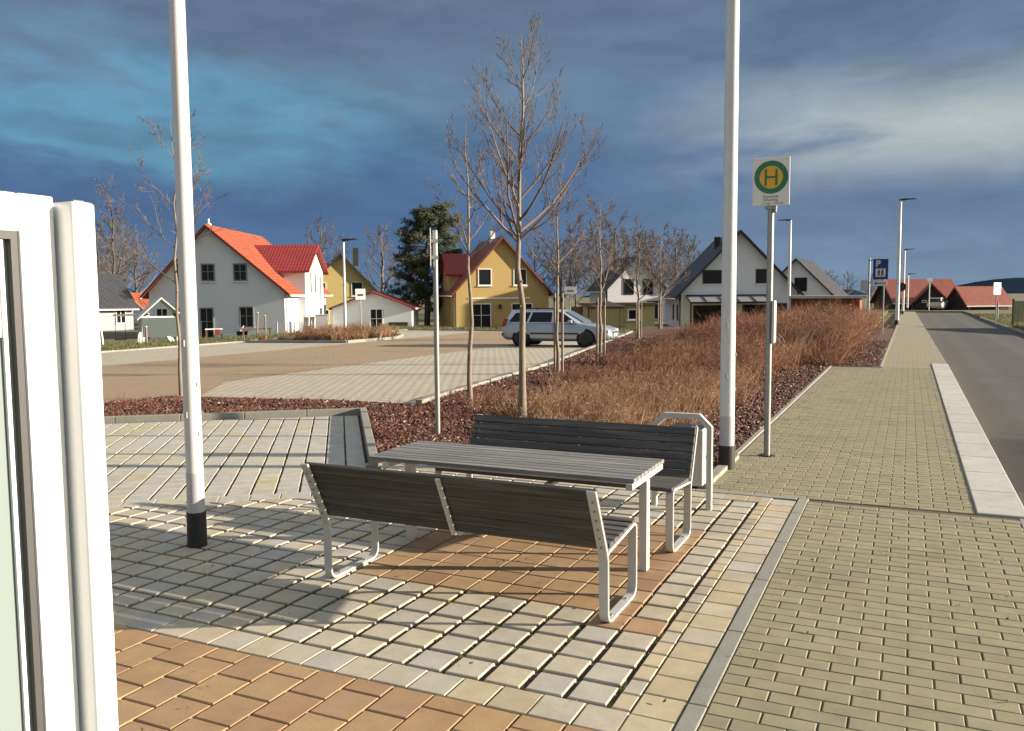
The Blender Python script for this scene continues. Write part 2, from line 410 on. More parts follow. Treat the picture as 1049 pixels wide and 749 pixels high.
def terrace():
    base = MB(); base.sheet(rect(-11.5,-.84,-1.5,8.56), -.018)
    pts = [uv(-.02,-.02), uv(9.5,-.02), uv(9.5,5.9), uv(-.02,5.9)]
    base2 = MB(); base2.sheet([tuple(p) for p in pts], -.015)
    struct(base.build('paving_joints', M_joint)); struct(base2.build('paving_joints', M_joint))
    light, cream, brown, tan = MB(), MB(), MB(), MB()
    P = .235
    # open-jointed grid aligned with the road
    x = -1.275; i = 0
    def brownzone(xc,yc):
        return -3.66 < xc < -1.5 and 4.99 < yc < 7.0
    while x > -10.5:
        x1 = x; x0 = x-P
        y = 3.81
        while y < 8.28:
            xc, yc = (x0+x1)/2, y+P/2
            bz = brownzone(xc,yc) or (xc > -1.76 and 4.7 < yc < 5.0)
            g = .005 if bz else .0165
            cell = rect(x0+g+J(),x1-g+J(),y+g*.86+J(),y+P-g*.86+J())
            us = [to_uv(p) for p in cell]
            tgt = brown if bz else light
            if random.random() < .12 and bz: tgt = tan
            if all(u < -.14 for u,v in us) or all(v > 5.88 for u,v in us): block(tgt, cell, z=0.0)
            else:
                nv = (V.x,V.y); dv = V.dot(C0)+5.88
                block(tgt, clip(cell, nv, dv))
                q = clip(cell, (-nv[0],-nv[1]), -dv)
                if len(q) >= 3: q = clip(q, (-U.x,-U.y), -U.dot(C0)+.14)
                block(tgt, q)
            y += P
        x -= P
    # border rows and columns
    x = -1.16
    while x > -10:
        block(light if x < -1.9 else cream, rect(x-.222+J(),x-.003,3.578+J(),3.802)); x -= .225
    x = -1.16
    while x > -5.7:
        block(cream, rect(x-.222,x-.003,8.30,8.52)); x -= .225
    y = 1.2
    while y < 8.45:
        block(cream, rect(-1.158,-.938,y+.0025,y+.2325)); y += .235
    y = 3.81
    while y < 8.45:
        block(cream, rect(-1.262,-1.168,y+.004,y+.168))
        y += .174
    # brown running bond in front of the camera
    w = .2375; L = .27; x = -1.16; k = 0
    while x > -9:
        y = 3.572
        first = L/2 if k % 2 else L
        while y > .4:
            l = first if first else L; first = None
            block(tan, rect(x-w+.004+J(.002),x-.004,y-l+.004,y-.004+J(.002))); y -= l
        x -= w; k += 1
    struct(light.build('light_paving', PAV_LIGHT)); struct(cream.build('border_paving', PAV_CREAM))
    struct(brown.build('brown_paving', PAV_BROWN)); struct(tan.build('tan_paving', PAV_TAN))
    # the rotated upper terrace
    up = MB(); u = .02; k = 0
    while u < 9:
        v = .01; off = 0
        while v < 5.6:
            l = .235
            poly = [tuple(uv(a,b)) for a,b in ((u+.011+J(),v+.003),(u+.231+J(),v+.003),(u+.231+J(),v+l-.003),(u+.011+J(),v+l-.003))]
            block(up, poly); v += l
        u += .242; k += 1
    u = .02
    while u < 9:
        poly = [tuple(uv(a,b)) for a,b in ((u+.003,5.655),(u+.297,5.655),(u+.297,5.868),(u+.003,5.868))]
        block(up, poly); u += .3
    struct(up.build('upper_paving', PAV_UP))
PAV_UP = paver_mat('upper_pavers', [(0,(0.370,0.358,0.303)),(.3,(0.400,0.387,0.333)),(.6,(0.370,0.358,0.318)),(.88,(0.407,0.380,0.296)),(1,(0.400,0.350,0.192))])
terrace()

def kerbs():
    k = MB(); y = -1.0
    while y < 8.5:
        k.box((-.93,y+.003,-.1),(-.835,min(y+.997,8.62),.004)); y += 1.0
    x = -.94
    while x > -5.6:
        k.box((max(x-.997,-5.7),8.535,-.1),(x-.003,8.62,.004)); x -= 1.0
    struct(k.build('terrace_kerb', M_conc, bevel=.006))
    k = MB()
    def seg(a,b,w,z1):
        k.bar((a[0],a[1],z1/2-.05),(b[0],b[1],z1/2-.05),w,z1+.1)
    u = -.12
    while u < 9: seg(uv(u,-.07),uv(u+.99,-.07),.11,.11); u += 1.0
    v = -.01
    while v < 4.3: seg(uv(-.06,v),uv(-.06,v+.49),.11,.13); v += .5
    struct(k.build('raised_kerb', M_conc, bevel=.008))
    k = MB(); y = 10.45                                      # bed edge along the walk
    while y < 24.8: k.box((-1.95,y+.003,-.1),(-1.885,min(y+.997,24.9),.02)); y += 1
    k.box((-1.94,24.905,-.1),(-.62,24.97,.02)); y = 24.98
    while y < 100: k.box((-.69,y+.004,-.1),(-.63,y+.996,.02)); y += 1
    y = 8.64
    while y < 10.4: k.box((-1.94,y+.003,-.1),(-1.83,y+.6,.05)); y += .605
    struct(k.build('bed_kerb', M_conc, bevel=.005))
    k = MB(); path = [(-8.15,13.35),(-8.45,15),(-9.3,22.2),(-11.4,33.4),(-13.4,43.8)]
    for a,b in zip(path,path[1:]):
        a = Vector(a); b = Vector(b); n = int((b-a).length/.8); d = (b-a)/n
        for i in range(n):
            p = a+d*i; q = a+d*(i+.93); h = .09+random.uniform(-.012,.012); o = random.uniform(-.015,.015)
            k.bar((p.x+o,p.y,h/2-.06),(q.x+o,q.y,h/2-.06),.13,h+.12)
    for a,b in zip([(-8.2,13.3),(-10.2,13.24),(-11.65,12.93),(-13.6,12.55)],[(-10.2,13.24),(-11.65,12.93),(-13.6,12.55),(-14.6,9.0)]):
        a = Vector(a); b = Vector(b); n = max(1,int((b-a).length/.8)); d = (b-a)/n
        for i in range(n):
            p = a+d*i; q = a+d*(i+.97); k.bar((p.x,p.y,-.03),(q.x,q.y,-.03),.1,.12)
    isl = [(-27.0,29.6),(-22.5,30.9),(-22.3,34.5),(-23.6,37.2),(-27.0,36.5)]
    for a,b in zip(isl,isl[1:]+isl[:1]):
        k.bar((*a,-.0),(*b,-.0),.14,.18)
    struct(k.build('parking_kerb', M_conc, bevel=.012))
    k = MB(); y = -3
    y = 8.62
    while y < 25.8: k.box((.605,y+.004,-.2),(1.02,y+.996,.012)); y += 1.0
    struct(k.build('bus_stop_slabs', M_slab, bevel=.012))
    k = MB(); y = -3
    while y < 8.6: k.box((.93,y+.004,-.25),(1.02,y+.996,-.006)); y += 1.0
    y = 25.62
    while y < 100: k.box((.92-(y-25)*.006,y+.004,-.25),(1.02-(y-25)*.006,y+.996,-.01)); y += 1.0
    y = -5
    while y < 78: k.box((5.15,y+.004,-.25),(5.28,y+.996,.0)); y += 1.0
    struct(k.build('road_kerb', M_conc, bevel=.008))
kerbs()

def walk():
    b = MB(); b.sheet(rect(-.835,.95,-1.5,8.61), -.010); b.sheet(rect(-1.885,.605,8.61,26.0), -.010)
    struct(b.build('walk_joints', pm('walk_joint_sand', (.085,.072,.048), .95, var=.4, scale=60, bump=.5)))
    w = MB(); r = 0; y = 1.3
    def row(y, x0, x1, r, bl=.25, bh=.12, cut=True):
        x = x0 - (bl/2 if r % 2 else 0)
        while x < x1:
            a, c = max(x,x0), min(x+bl,x1)
            if c-a > .04: block(w, rect(a+.0035,c-.0035,y+.003,y+bh-.003), ch=.004, h=.03)
            x += bl
    while y+.12 < 8.59: row(y,-.832,.93,r); y += .12; r += 1
    y = 8.615
    while y+.12 < 24.9: row(y,-1.87,.602,r); y += .12; r += 1
    struct(w.build('sidewalk', PAV_WALK))
    f = MB(); f.add([(-.63,24.9,-.004),(.605,24.9,-.004),(.605,26,-.004),(-.63,26,-.004)],[(0,1,2,3)])
    f.add([(-.63,26,-.004),(.92,26,-.004),(.47,100,-.004),(-.63,100,-.004)],[(0,1,2,3)])
    struct(f.build('far_sidewalk', brick_mat('far_walk_pavers',(.235,.213,.137),(.25,.23,.15),(.13,.11,.075),.25,.12,.006)))
    # road
    m, nt, bs = new_mat('asphalt')
    tc = nt.node('ShaderNodeTexCoord').outputs['Object']
    n1 = nt.noise(tc, .5, 6, .65); n2 = nt.noise(tc, 90, 4, .7); n3 = nt.noise(tc, 1.3, 5, .6, .6)
    c = nt.ramp(n1, [(.3,(.042,.0425,.041)),(.7,(.062,.061,.056))])
    c = nt.mix(1.0, c, nt.math('MULTIPLY_ADD', n2, .7, .65), 'MULTIPLY')
    sp = nt.node('ShaderNodeSeparateXYZ'); nt.l.new(tc, sp.inputs[0])
    # a damp dirty patch in the gutter beside the stop
    dx = nt.math('DIVIDE', nt.math('SUBTRACT', sp.outputs[0], 1.55), .9); dy = nt.math('DIVIDE', nt.math('SUBTRACT', sp.outputs[1], 11.8), 3.2)
    d = nt.math('SQRT', nt.math('ADD', nt.math('MULTIPLY',dx,dx), nt.math('MULTIPLY',dy,dy)))
    d = nt.math('ADD', d, nt.math('MULTIPLY', nt.math('SUBTRACT', n3, .5), 1.4))
    wet = nt.math('SUBTRACT', 1.0, nt.smooth(d, .55, .95))
    c = nt.mix(wet, c, (.035,.031,.024))
    gut = nt.math('MULTIPLY', nt.math('SUBTRACT', 1.0, nt.smooth(nt.math('ADD', sp.outputs[0], nt.math('MULTIPLY', nt.math('SUBTRACT', n3, .5), .9)), 1.1, 1.75)), .6)
    c = nt.mix(gut, c, (.085,.066,.042))
    vc = nt.node('ShaderNodeTexVoronoi', feature='DISTANCE_TO_EDGE'); vc.inputs['Scale'].default_value = .33
    wv = nt.node('ShaderNodeVectorMath', operation='ADD'); nt.l.new(tc, wv.inputs[0]); nt.l.new(nt.mix(1.0,(1.2,1.2,0),nt.noise(tc,1.6,5),'MULTIPLY'), wv.inputs[1]); nt.l.new(wv.outputs[0], vc.inputs['Vector'])
    crack = nt.math('MULTIPLY', nt.math('SUBTRACT', 1.0, nt.smooth(vc.outputs['Distance'], .002, .007)), nt.smooth(n1, .5, .6))
    c = nt.mix(crack, c, (.015,.014,.013))
    trk = nt.smooth(nt.math('SINE', nt.math('MULTIPLY', nt.math('ADD', sp.outputs[0], nt.math('MULTIPLY', n1, .5)), 3.6)), .1, .9)
    c = nt.mix(1.0, c, nt.math('MULTIPLY_ADD', trk, .22, .9), 'MULTIPLY')
    nt.l.new(c, bs.inputs['Base Color'])
    nt.l.new(nt.math('MULTIPLY_ADD', wet, -.35, .85), bs.inputs['Roughness'])
    nt.l.new(nt.bump(n2, .4, .006), bs.inputs['Normal'])
    r = MB(); r.sheet([(1.0,-5),(5.2,-5),(5.2,80),(6.2,86),(12,90),(60,91),(60,101),(-40,101),(-40,98.5),(.3,98.5)], -.12)
    struct(r.build('road', m))
    # verge on the right of the road
    v = MB(); v.sheet([(5.28,-5),(14,-5),(60,60),(60,90.6),(12,89.6),(6.3,85.6),(5.3,79.5)], .005)
    gm = pm('verge_turf', (.16,.17,.055), .95, var=.5, scale=1.6, bump=.8, bscale=14, hue=(.22,.19,.09))
    struct(v.build('grass_verge', gm))
walk()

def parking():
    lm = brick_mat('parking_pavers',(.39,.355,.275),(.42,.385,.30),(.22,.185,.13),.24,.24,.022, stain=.35)
    tm = brick_mat('parking_lane_pavers',(.27,.195,.118),(.295,.215,.13),(.19,.14,.085),.24,.16,.008, stain=.4)
    p = MB(); p.sheet(rect(-27.5,-7.9,-4,44), -.03); struct(p.build('parking_lot', lm))
    t = MB(); t.sheet([(-22,-3.9),(-15,-3.9),(-15,43.9),(-22,43.9)], -.025)
    t.sheet([(-15,-3.9),(-12.5,-3.9),(-12.5,12.0),(-13.4,13.3),(-15,15.7)], -.025)
    struct(t.build('parking_lane', tm))
    k = MB(); y = -3
    while y < 43.5: k.box((-27.62,y,-.15),(-27.5,y+.99,.03)); y += 1
    x = -27.5
    while x < -13.6: k.box((x,44.0,-.15),(x+.99,44.12,.03)); x += 1
    struct(k.build('parking_edge', M_conc))
parking()

# ------------------------------------------------------------------ planting beds
BEDL = [(-8.15,13.35),(-8.45,15),(-9.3,22.2),(-11.4,33.4),(-13.4,43.8),(-15,52)]
def bed_left(y):
    for (xa,ya),(xb,yb) in zip(BEDL,BEDL[1:]):
        if y <= yb: return xa+(xb-xa)*max(0,(y-ya))/(yb-ya)
    return BEDL[-1][0]
def beds():
    m = pm('bark_soil', (.075,.028,.019), .95, var=.6, scale=18, bump=1.0, bscale=45, hue=(.075,.035,.022))
    b = MB()
    kr = [tuple(uv(-.12,4.3)), tuple(uv(-.12,-.13)), tuple(uv(9,-.13))]
    b.sheet([(-1.86,8.62),(-1.94,10.45),(-1.94,24.9),(-.68,24.9),(-.68,52),(-15,52),(-13.4,43.8),(-11.4,33.4),(-9.3,22.2),(-8.45,15),(-8.15,13.3),(-10.2,13.24),(-11.65,12.93),(-13.6,12.55),(-14.6,9.0),kr[2],kr[1],kr[0],(-5.6,8.62)], .012)
    struct(b.build('planting_bed', m))
    b = MB(); b.sheet([(-27.0,29.6),(-22.5,30.9),(-22.3,34.5),(-23.6,37.2),(-27.0,36.5)], .05); struct(b.build('island_bed', m))
beds()
def in_poly(x, y, poly):
    c = np.zeros(x.shape, bool); n = len(poly)
    for i in range(n):
        (xa,ya),(xb,yb) = poly[i], poly[(i+1)%n]
        with np.errstate(divide='ignore', invalid='ignore'):
            k = ((ya > y) != (yb > y)) & (x < (xb-xa)*(y-ya)/(yb-ya)+xa)
        c ^= k
    return c
BEDP = [(-1.95,8.64),(-1.97,24.88),(-.72,24.95),(-.72,50),(-14.6,50),(-13.3,43.8),(-11.3,33.4),(-9.2,22.2),(-8.35,15),(-8.1,13.25),(-10.2,13.15),(-11.65,12.83),(-13.5,12.45),(-14.4,9.2),tuple(uv(8.5,-.15)),tuple(uv(-.15,-.15)),tuple(uv(-.15,4.3)),(-5.6,8.64)]
def chips(name, px, py, z0, size, mat, flat=.18):
    n = len(px); L = size*rng.uniform(.6,1.6,n); W = L*rng.uniform(.25,.7,n); T = L*flat*rng.uniform(.5,1.2,n)
    a = rng.uniform(0,2*np.pi,n); tl = rng.normal(0,.35,n); t2 = rng.normal(0,.3,n)
    ax = np.stack([np.cos(a)*np.cos(tl), np.sin(a)*np.cos(tl), np.sin(tl)],1)
    bx = np.stack([-np.sin(a)*np.cos(t2), np.cos(a)*np.cos(t2), np.sin(t2)],1)
    cx = np.cross(ax,bx)
    P = np.stack([px,py,z0+rng.uniform(0,.018,n)+np.abs(np.sin(tl))*L*.3],1)
    corners = [(-1,-.6,-1),(1,-1,-1),(.7,1,-1),(-1,.8,-1),(-1,-.6,1),(1,-1,1),(.7,1,1),(-1,.8,1)]
    Vv = np.stack([P + ax*(L*s[0]/2)[:,None] + bx*(W*s[1]/2)[:,None] + cx*(T*s[2]/2)[:,None] for s in corners],1).reshape(-1,3)
    F = np.array([(3,2,1,0),(4,5,6,7),(0,1,5,4),(1,2,6,5),(2,3,7,6),(3,0,4,7)])
    Q = (F[None]+8*np.arange(n)[:,None,None]).reshape(-1,4)
    return np_mesh(name, Vv, Q, np.zeros((0,3),int), mat)
def mulch():
    m, nt, b = new_mat('bark_chips')
    ri = nt.node('ShaderNodeNewGeometry').outputs['Random Per Island']
    c = nt.ramp(ri, [(0,(.038,.016,.012)),(.3,(.080,.030,.021)),(.6,(.118,.047,.031)),(.85,(.165,.082,.052)),(.97,(.24,.155,.10)),(1,(.42,.38,.32))])
    nt.l.new(c, b.inputs['Base Color']); b.inputs['Roughness'].default_value = .85
    n = 110000
    x = rng.uniform(-14.6,-.7,n); y = 8.6+ (rng.uniform(0,1,n)**1.6)*30
    k = in_poly(x,y,BEDP); x = x[k]; y = y[k]
    o = chips('bark_mulch', x, y, .018, .052, m); tag(o, 'reddish bark chippings covering the planting beds', 'bark mulch', kind='stuff')
mulch()

def twigs(P0, D, L, r, bend=.25, up=.2):
    """3-sided tapered two-piece twigs -> V, quads, tris"""
    n = len(P0); D = D/np.linalg.norm(D,axis=1,keepdims=True)
    D2 = D + rng.normal(0,bend,(n,3)) + np.array([0,0,up]); D2 /= np.linalg.norm(D2,axis=1,keepdims=True)
    Pm = P0 + D*(L*.5)[:,None]; Pt = Pm + D2*(L*.5)[:,None]
    ref = np.where(np.abs(D[:,2:3])<.9, np.array([[0,0,1.]]), np.array([[1.,0,0]]))
    s = np.cross(D,ref); s /= np.linalg.norm(s,axis=1,keepdims=True); t = np.cross(D,s)
    out = []
    for P, rr in ((P0,r),(Pm,r*.7)):
        for k in range(3):
            a = 2*np.pi*k/3; out.append(P + (s*np.cos(a)+t*np.sin(a))*rr[:,None])
    out.append(Pt)
    Vv = np.stack(out,1).reshape(-1,3); o = 7*np.arange(n)[:,None,None]
    Q = (np.array([(0,1,4,3),(1,2,5,4),(2,0,3,5)])[None]+o).reshape(-1,4)
    T = (np.array([(3,4,6),(4,5,6),(5,3,6)])[None]+o).reshape(-1,3)
    return Vv, Q, T, Pm, D2
def bush_geo(bx, by, h, spread, ntw, rad, z0=.01):
    """vectorised shrubs: main stems plus side twigs"""
    n = len(bx); idx = np.repeat(np.arange(n), ntw)
    m = len(idx); a = rng.uniform(0,2*np.pi,m); rr = np.sqrt(rng.uniform(0,1,m))*spread[idx]
    P0 = np.stack([bx[idx]+np.cos(a)*rr*.55, by[idx]+np.sin(a)*rr*.55, np.full(m,z0)+ (z0 if np.isscalar(z0) else 0)*0],1)
    lean = rng.uniform(.1,.9,m)
    D = np.stack([np.cos(a)*lean, np.sin(a)*lean, np.ones(m)],1) + rng.normal(0,.15,(m,3))
    L = h[idx]*rng.uniform(.55,1.1,m)
    A = twigs(P0, D, L, rad*rng.uniform(.7,1.7,m), .22, .1)
    k = 3
    i2 = np.repeat(np.arange(m), k); t = rng.uniform(.15,1.0,len(i2))
    Pm = A[3][i2]; Dn = A[4][i2]
    P1 = Pm + Dn*(L[i2]*.45*t)[:,None]
    D1 = Dn*.7 + rng.normal(0,.6,(len(i2),3)); 
    B = twigs(P1, D1, L[i2]*rng.uniform(.14,.34,len(i2)), rad*.55*np.ones(len(i2)), .3, .1)
    o = len(A[0])
    return np.concatenate([A[0],B[0]]), np.concatenate([A[1],B[1]+o]), np.concatenate([A[2],B[2]+o]), B[3]
def shrub_mat(name, stops):
    m, nt, b = new_mat(name)
    ri = nt.node('ShaderNodeNewGeometry').outputs['Random Per Island']
    tc = nt.node('ShaderNodeTexCoord').outputs['Object']
    n = nt.noise(tc, .55, 4)
    f = nt.math('ADD', nt.math('MULTIPLY', ri, .65), nt.math('MULTIPLY', nt.smooth(n,.3,.7), .35))
    nt.l.new(nt.ramp(f, stops), b.inputs['Base Color']); b.inputs['Roughness'].default_value = .8
    return m
M_shrub = shrub_mat('dry_shrub_twigs', [(0,(.07,.028,.018)),(.3,(.165,.075,.040)),(.55,(.28,.15,.078)),(.8,(.40,.26,.14)),(1,(.50,.385,.24))])
M_shrub_dark = shrub_mat('russet_shrub_twigs', [(0,(.05,.019,.012)),(.35,(.135,.052,.027)),(.65,(.225,.10,.048)),(.9,(.32,.175,.088)),(1,(.40,.27,.155))])
M_shrub_red = shrub_mat('red_shrub_twigs', [(0,(.09,.028,.022)),(.4,(.17,.055,.036)),(.75,(.23,.10,.06)),(1,(.32,.20,.12))])
def shrub_mass():
    # the closely planted dry shrubs of the long bed
    xs, ys = [], []
    for y0, y1, dens in ((10.6,17,8.0),(17,25,5.0),(25,36,2.6),(36,50,1.5)):
        n = int((y1-y0)*13*dens); x = rng.uniform(-13.5,-.8,n); y = rng.uniform(y0,y1,n)
        k = in_poly(x,y,BEDP); x, y = x[k], y[k]
        left = np.array([bed_left(v) for v in y])
        k = (x > left+np.interp(y,[11,20,30,42],[1.7,1.9,2.8,4.6])+.5*np.sin(y*1.3)+.3*np.sin(y*3.1+1)) & ~((y < 24.7) & (x > -2.95+.25*np.sin(y*1.7))) & ~((x>-1.7)&(y>24)) & ~((y < 12.3) & (x < -5.2)) & (y > 10.9 - .35*(x+4))
        xs.append(x[k]); ys.append(y[k])
    x = np.concatenate(xs); y = np.concatenate(ys)
    h = np.interp(y,[10,14,18,24,30,50],[.46,.54,.60,.80,1.15,1.25])*rng.uniform(.6,1.3,len(x))
    left = np.array([bed_left(v) for v in y]); h *= np.interp(x-left,[2,5.5],[.6,1.05])
    h *= np.where(y > 25, np.interp(x,[-11,-6,-2],[.7,.9,1.1]), 1.0)
    sp = h*.55+.1
    G = []
    for lo, hi, nt_, rad in ((0,14,36,.0034),(14,17.5+0*1,28,.0045),(17.5,30,24,.0065),(30,60,24,.011)):
        k = (y >= lo) & (y < hi); G.append(bush_geo(x[k],y[k],h[k],sp[k],nt_,rad)[:3])
    o = 0; VV=[];QQ=[];TT=[]
    for a,b,c in G: VV.append(a); QQ.append(b+o); TT.append(c+o); o += len(a)
    tips = np.concatenate([v.reshape(-1,7,3)[:,6] for v in VV]); sel = (rng.uniform(0,1,len(tips)) < .035) & (tips[:,1] < 24); tips = tips[sel]
    lf = chips('dry_leaves', tips[:,0], tips[:,1], tips[:,2], .028, pm('withered_leaf',(.30,.18,.09),.8,var=.5,scale=30,island=.5), .06)
    tag(lf, 'withered leaves still hanging in the bare shrubs', 'dry leaves', kind='stuff')
    for nm, mt, ks, lb in (('dry_shrubs', M_shrub, (0,1), 'straw brown leafless low shrubs filling the near part of the long bed'), ('russet_shrubs', M_shrub_dark, (2,3), 'darker russet leafless shrubs filling the far part of the long bed')):
        o = 0; A_=[];B_=[];C_=[]
        for k in ks:
            a,b,c = G[k]; A_.append(a); B_.append(b+o); C_.append(c+o); o += len(a)
        ob = np_mesh(nm, np.concatenate(A_), np.concatenate(B_), np.concatenate(C_), mt); tag(ob, lb, 'shrubs', kind='stuff')
    # low red-brown ground cover at the near left end of the bed and in the strip by the car park
    n = 1500; x = rng.uniform(-14.2,-3,n); y = rng.uniform(8.7,16.5,n); k = in_poly(x,y,BEDP)
    left = np.array([bed_left(v) for v in y])
    k &= ((y < 12.6) & (x < -5.0)) | ((x < left+2.4) & (y > 12))
    x, y = x[k], y[k]; h = rng.uniform(.05,.16,len(x)); h[rng.uniform(0,1,len(x))<.06] *= 2.4
    a,b,c,_ = bush_geo(x,y,h,h*1.5+.08,9,.0028)
    ob = np_mesh('low_ground_cover', a,b,c, M_shrub_red); tag(ob, 'low dark red twiggy ground cover near the terrace kerb', 'ground cover', kind='stuff')
    n = 120; x = rng.uniform(-27,-22.3,n); y = rng.uniform(29.8,37,n)
    k = in_poly(x,y,[(-26.9,29.9),(-22.7,31.1),(-22.5,34.4),(-23.7,36.8),(-26.9,36.2)]); x,y = x[k],y[k]
    h = rng.uniform(.3,.75,len(x)); a,b,c,_ = bush_geo(x,y,h,h*.6,30,.012,.05)
    ob = np_mesh('island_shrubs', a,b,c, M_shrub); tag(ob, 'thicket of bare brown shrubs on the kerbed island by the car park lamp', 'shrubs', kind='stuff')
shrub_mass()
def big_shrub(x, y, h, label, seed, mat):
    t = thing('bare_shrub', label, 'shrub', (x,y,.01), group='tall bare shrubs at the bed corner')
    a,b,c,_ = bush_geo(np.array([0.,.1,-.15,.2]),np.array([0.,.2,.1,-.15]),np.array([h,h*.9,h*.85,h*.8]),np.array([.7,.6,.6,.6])*h*.55,60,.009,0.0)
    np_mesh('branches', a,b,c, mat, t)
big_shrub(-2.3,27.6,1.35,'bushy bare shrub right behind the corner of the sidewalk jog',1,M_shrub_dark)
big_shrub(-3.7,28.6,1.55,'broad bare orange brown shrub left of the sidewalk corner shrub',1,M_shrub_dark)
big_shrub(-2.1,30.6,1.5,'rounded bare shrub hard against the sidewalk edge',2,M_shrub_dark)
big_shrub(-2.9,32.6,1.85,'tallest bare shrub, in front of the pale shed roof',2,M_shrub_dark)
big_shrub(-2.1,35.0,1.75,'bare shrub in front of the parking sign post',3,M_shrub_dark)
big_shrub(-5.2,31.0,1.45,'bare reddish shrub in front of the red brown shed',4,M_shrub_red)
big_shrub(-6.9,30.0,1.1,'low reddish bare shrub below the lamp by the white house',4,M_shrub_red)
def dead_branch():
    mb = MB(); random.seed(5)
    for k in range(7):
        a = random.uniform(-1.2,1.2); p = Vector((0,0,.02)); pts=[p]; 
        for s in range(4):
            p = p + Vector((math.sin(a)*.22+random.uniform(-.06,.06), random.uniform(-.08,.08), .2+random.uniform(-.04,.06))); pts.append(p)
        mb.path(pts,[.022,.018,.013,.009,.004],5)
    o = mb.build('pale_branches', pm('pale_dead_wood',(.42,.36,.27),.8,var=.3)); o.location=(-3.0,26.3,0)
    tag(o,'pale dead forked branches at the foot of the shrubs near the walk corner','shrub')
dead_branch()

# ------------------------------------------------------------------ bare trees
class TreeGen:
    def __init__(self, seed): self.r = random.Random(seed); self.big = MB(); self.tw = []
    def limb(self, p, d, L, r, lev, maxlev, up, nchild, wig, minr):
        R_ = self.r; n = 5 if lev <= 1 else 3; pts = [p]; rs = [r]; dirs = [d]
        for i in range(n):
            d = (d + Vector((R_.gauss(0,wig),R_.gauss(0,wig),R_.gauss(0,wig)*.6+up))).normalized()
            p = p + d*(L/n); pts.append(p); dirs.append(d)
            rs.append(max(r*(1-(i+1)/n*.82), minr))
        self.big.path(pts, rs, 6 if lev <= 1 else (4 if lev == 2 else 3), cap=False)
        if lev >= maxlev: return
        c = nchild[lev] if lev < len(nchild) else 3
        for k in range(c):
            t = R_.uniform(.18,1.0) if lev else R_.uniform(.12,1.0)
            i = min(int(t*n), n-1); q = pts[i].lerp(pts[i+1], t*n-i); dd = dirs[i+1]
            s = dd.cross(Vector((R_.gauss(0,1),R_.gauss(0,1),R_.gauss(0,1)))).normalized()
            ang = R_.uniform(.35,.8)
            nd = (dd*math.cos(ang)+s*math.sin(ang)).normalized()
            self.limb(q, nd, L*R_.uniform(.28,.52)*(1.15-.5*t), max(rs[i]*.5,minr), lev+1, maxlev, up, nchild, wig*1.15, minr)
def bare_tree(name, label, loc, H, clear, r0, seed, limbs=14, spread=.55, maxlev=3, minr=.004, group=None, nchild=(7,5,4), mtr=None, mtw=None, upc=.10, first_up=.55, lean=(0,0),crowd=1.15):
    g = TreeGen(seed); R_ = g.r
    t = thing(name, label, 'tree', loc, R_.uniform(0,6), group)
    tr = MB(); pts=[]; rs=[]; n=10
    for i in range(n+1):
        f = i/n; w = .017*H*(.25+f if f<.65 else .9)*(0 if i==0 else 1)
        pts.append(Vector((R_.gauss(0,w*.35)+lean[0]*f, R_.gauss(0,w*.35)+lean[1]*f, H*f*(.97)))); rs.append(r0*(1-f)**.85*.95+minr*1.3)
    rs[0] *= 1.25
    tr.path(pts, rs, 10)
    # knots and scars on the trunk
    for k in range(7):
        z = clear*(k+.6)/7.2; a = R_.uniform(0,6.28); i = int(z/(H*.97)*n); q = pts[i].lerp(pts[i+1], z/(H*.97)*n-i)
        d = Vector((math.cos(a),math.sin(a),.2)); tr.tube(q+d*r0*.5, q+d*(r0*1.12), r0*.35, r0*.18, 6)
    tr.build('trunk', mtr or M_bark, t, smooth=True)
    ga = 0
    for k in range(limbs):
        f = (k/(limbs-1))**crowd; z = clear + (H*.93-clear)*f*.92
        i = min(int(z/(H*.97)*n), n-1); q = pts[i].lerp(pts[i+1], z/(H*.97)*n-i)
        ga += 2.4+R_.uniform(-.4,.4)
        out = R_.uniform(.75,1.1)
        d = Vector((math.cos(ga)*out, math.sin(ga)*out, first_up+f*.7)).normalized()
        L = (H-clear)*spread*(1-.62*f)*R_.uniform(.8,1.15)
        g.limb(q, d, L, max(r0*.41*(1-.6*f), minr*1.8), 0, maxlev, upc, nchild, .065, minr)
    g.big.build('crown', mtw or M_twig, t)
    return t
GR = 'young bare street trees along the planting bed'
bare_tree('street_tree','tallest bare tree with upswept branches right behind the benches',(-5.62,12.41,.0),6.3,2.85,.060,3,limbs=21,spread=.54,maxlev=3,minr=.0027,group=GR,nchild=(8,4,2),crowd=1.8,upc=.17,first_up=.55)
bare_tree('street_tree','slim bare tree just left of the tallest tree, nearer the car park kerb',(-7.14,13.49,0),5.2,2.7,.046,5,limbs=12,spread=.40,minr=.0025,crowd=1.5,group=GR,nchild=(6,4,2))
ST = 'pairs of wooden tree stakes'
def stakes(x, y, h, n=2, who=''):
    for k in range(n):
        sx = x+(.17 if k else -.13); sy = y+(-.12 if k else .1)
        t = thing('tree_stake', f"{['left','right'][k]} wooden stake with dark band by {who}", 'tree stake', (sx,sy,0), 0, ST)
        m = MB(); m.tube((0,0,-.05),(0,0,h),.036,.034,8); m.build('post', M_stake, t, smooth=True)
        m = MB(); m.tube((0,0,h-.22),(0,0,h-.12),.041,.041,8); m.build('tie_band', M_rubber, t)
bare_tree('street_tree','bare staked tree standing before the silver car doors',(-8.20,20.36,0),5.0,2.45,.05,8,limbs=13,spread=.52,crowd=1.5,minr=.0036,group=GR,nchild=(7,5,3))
stakes(-8.2,20.36,2.06,2,'the tree before the car doors')
bare_tree('street_tree','bare staked tree by the front wheel of the silver car',(-8.22,23.74,0),4.9,2.0,.052,9,limbs=13,spread=.55,crowd=1.5,minr=.004,group=GR,nchild=(7,5,3))
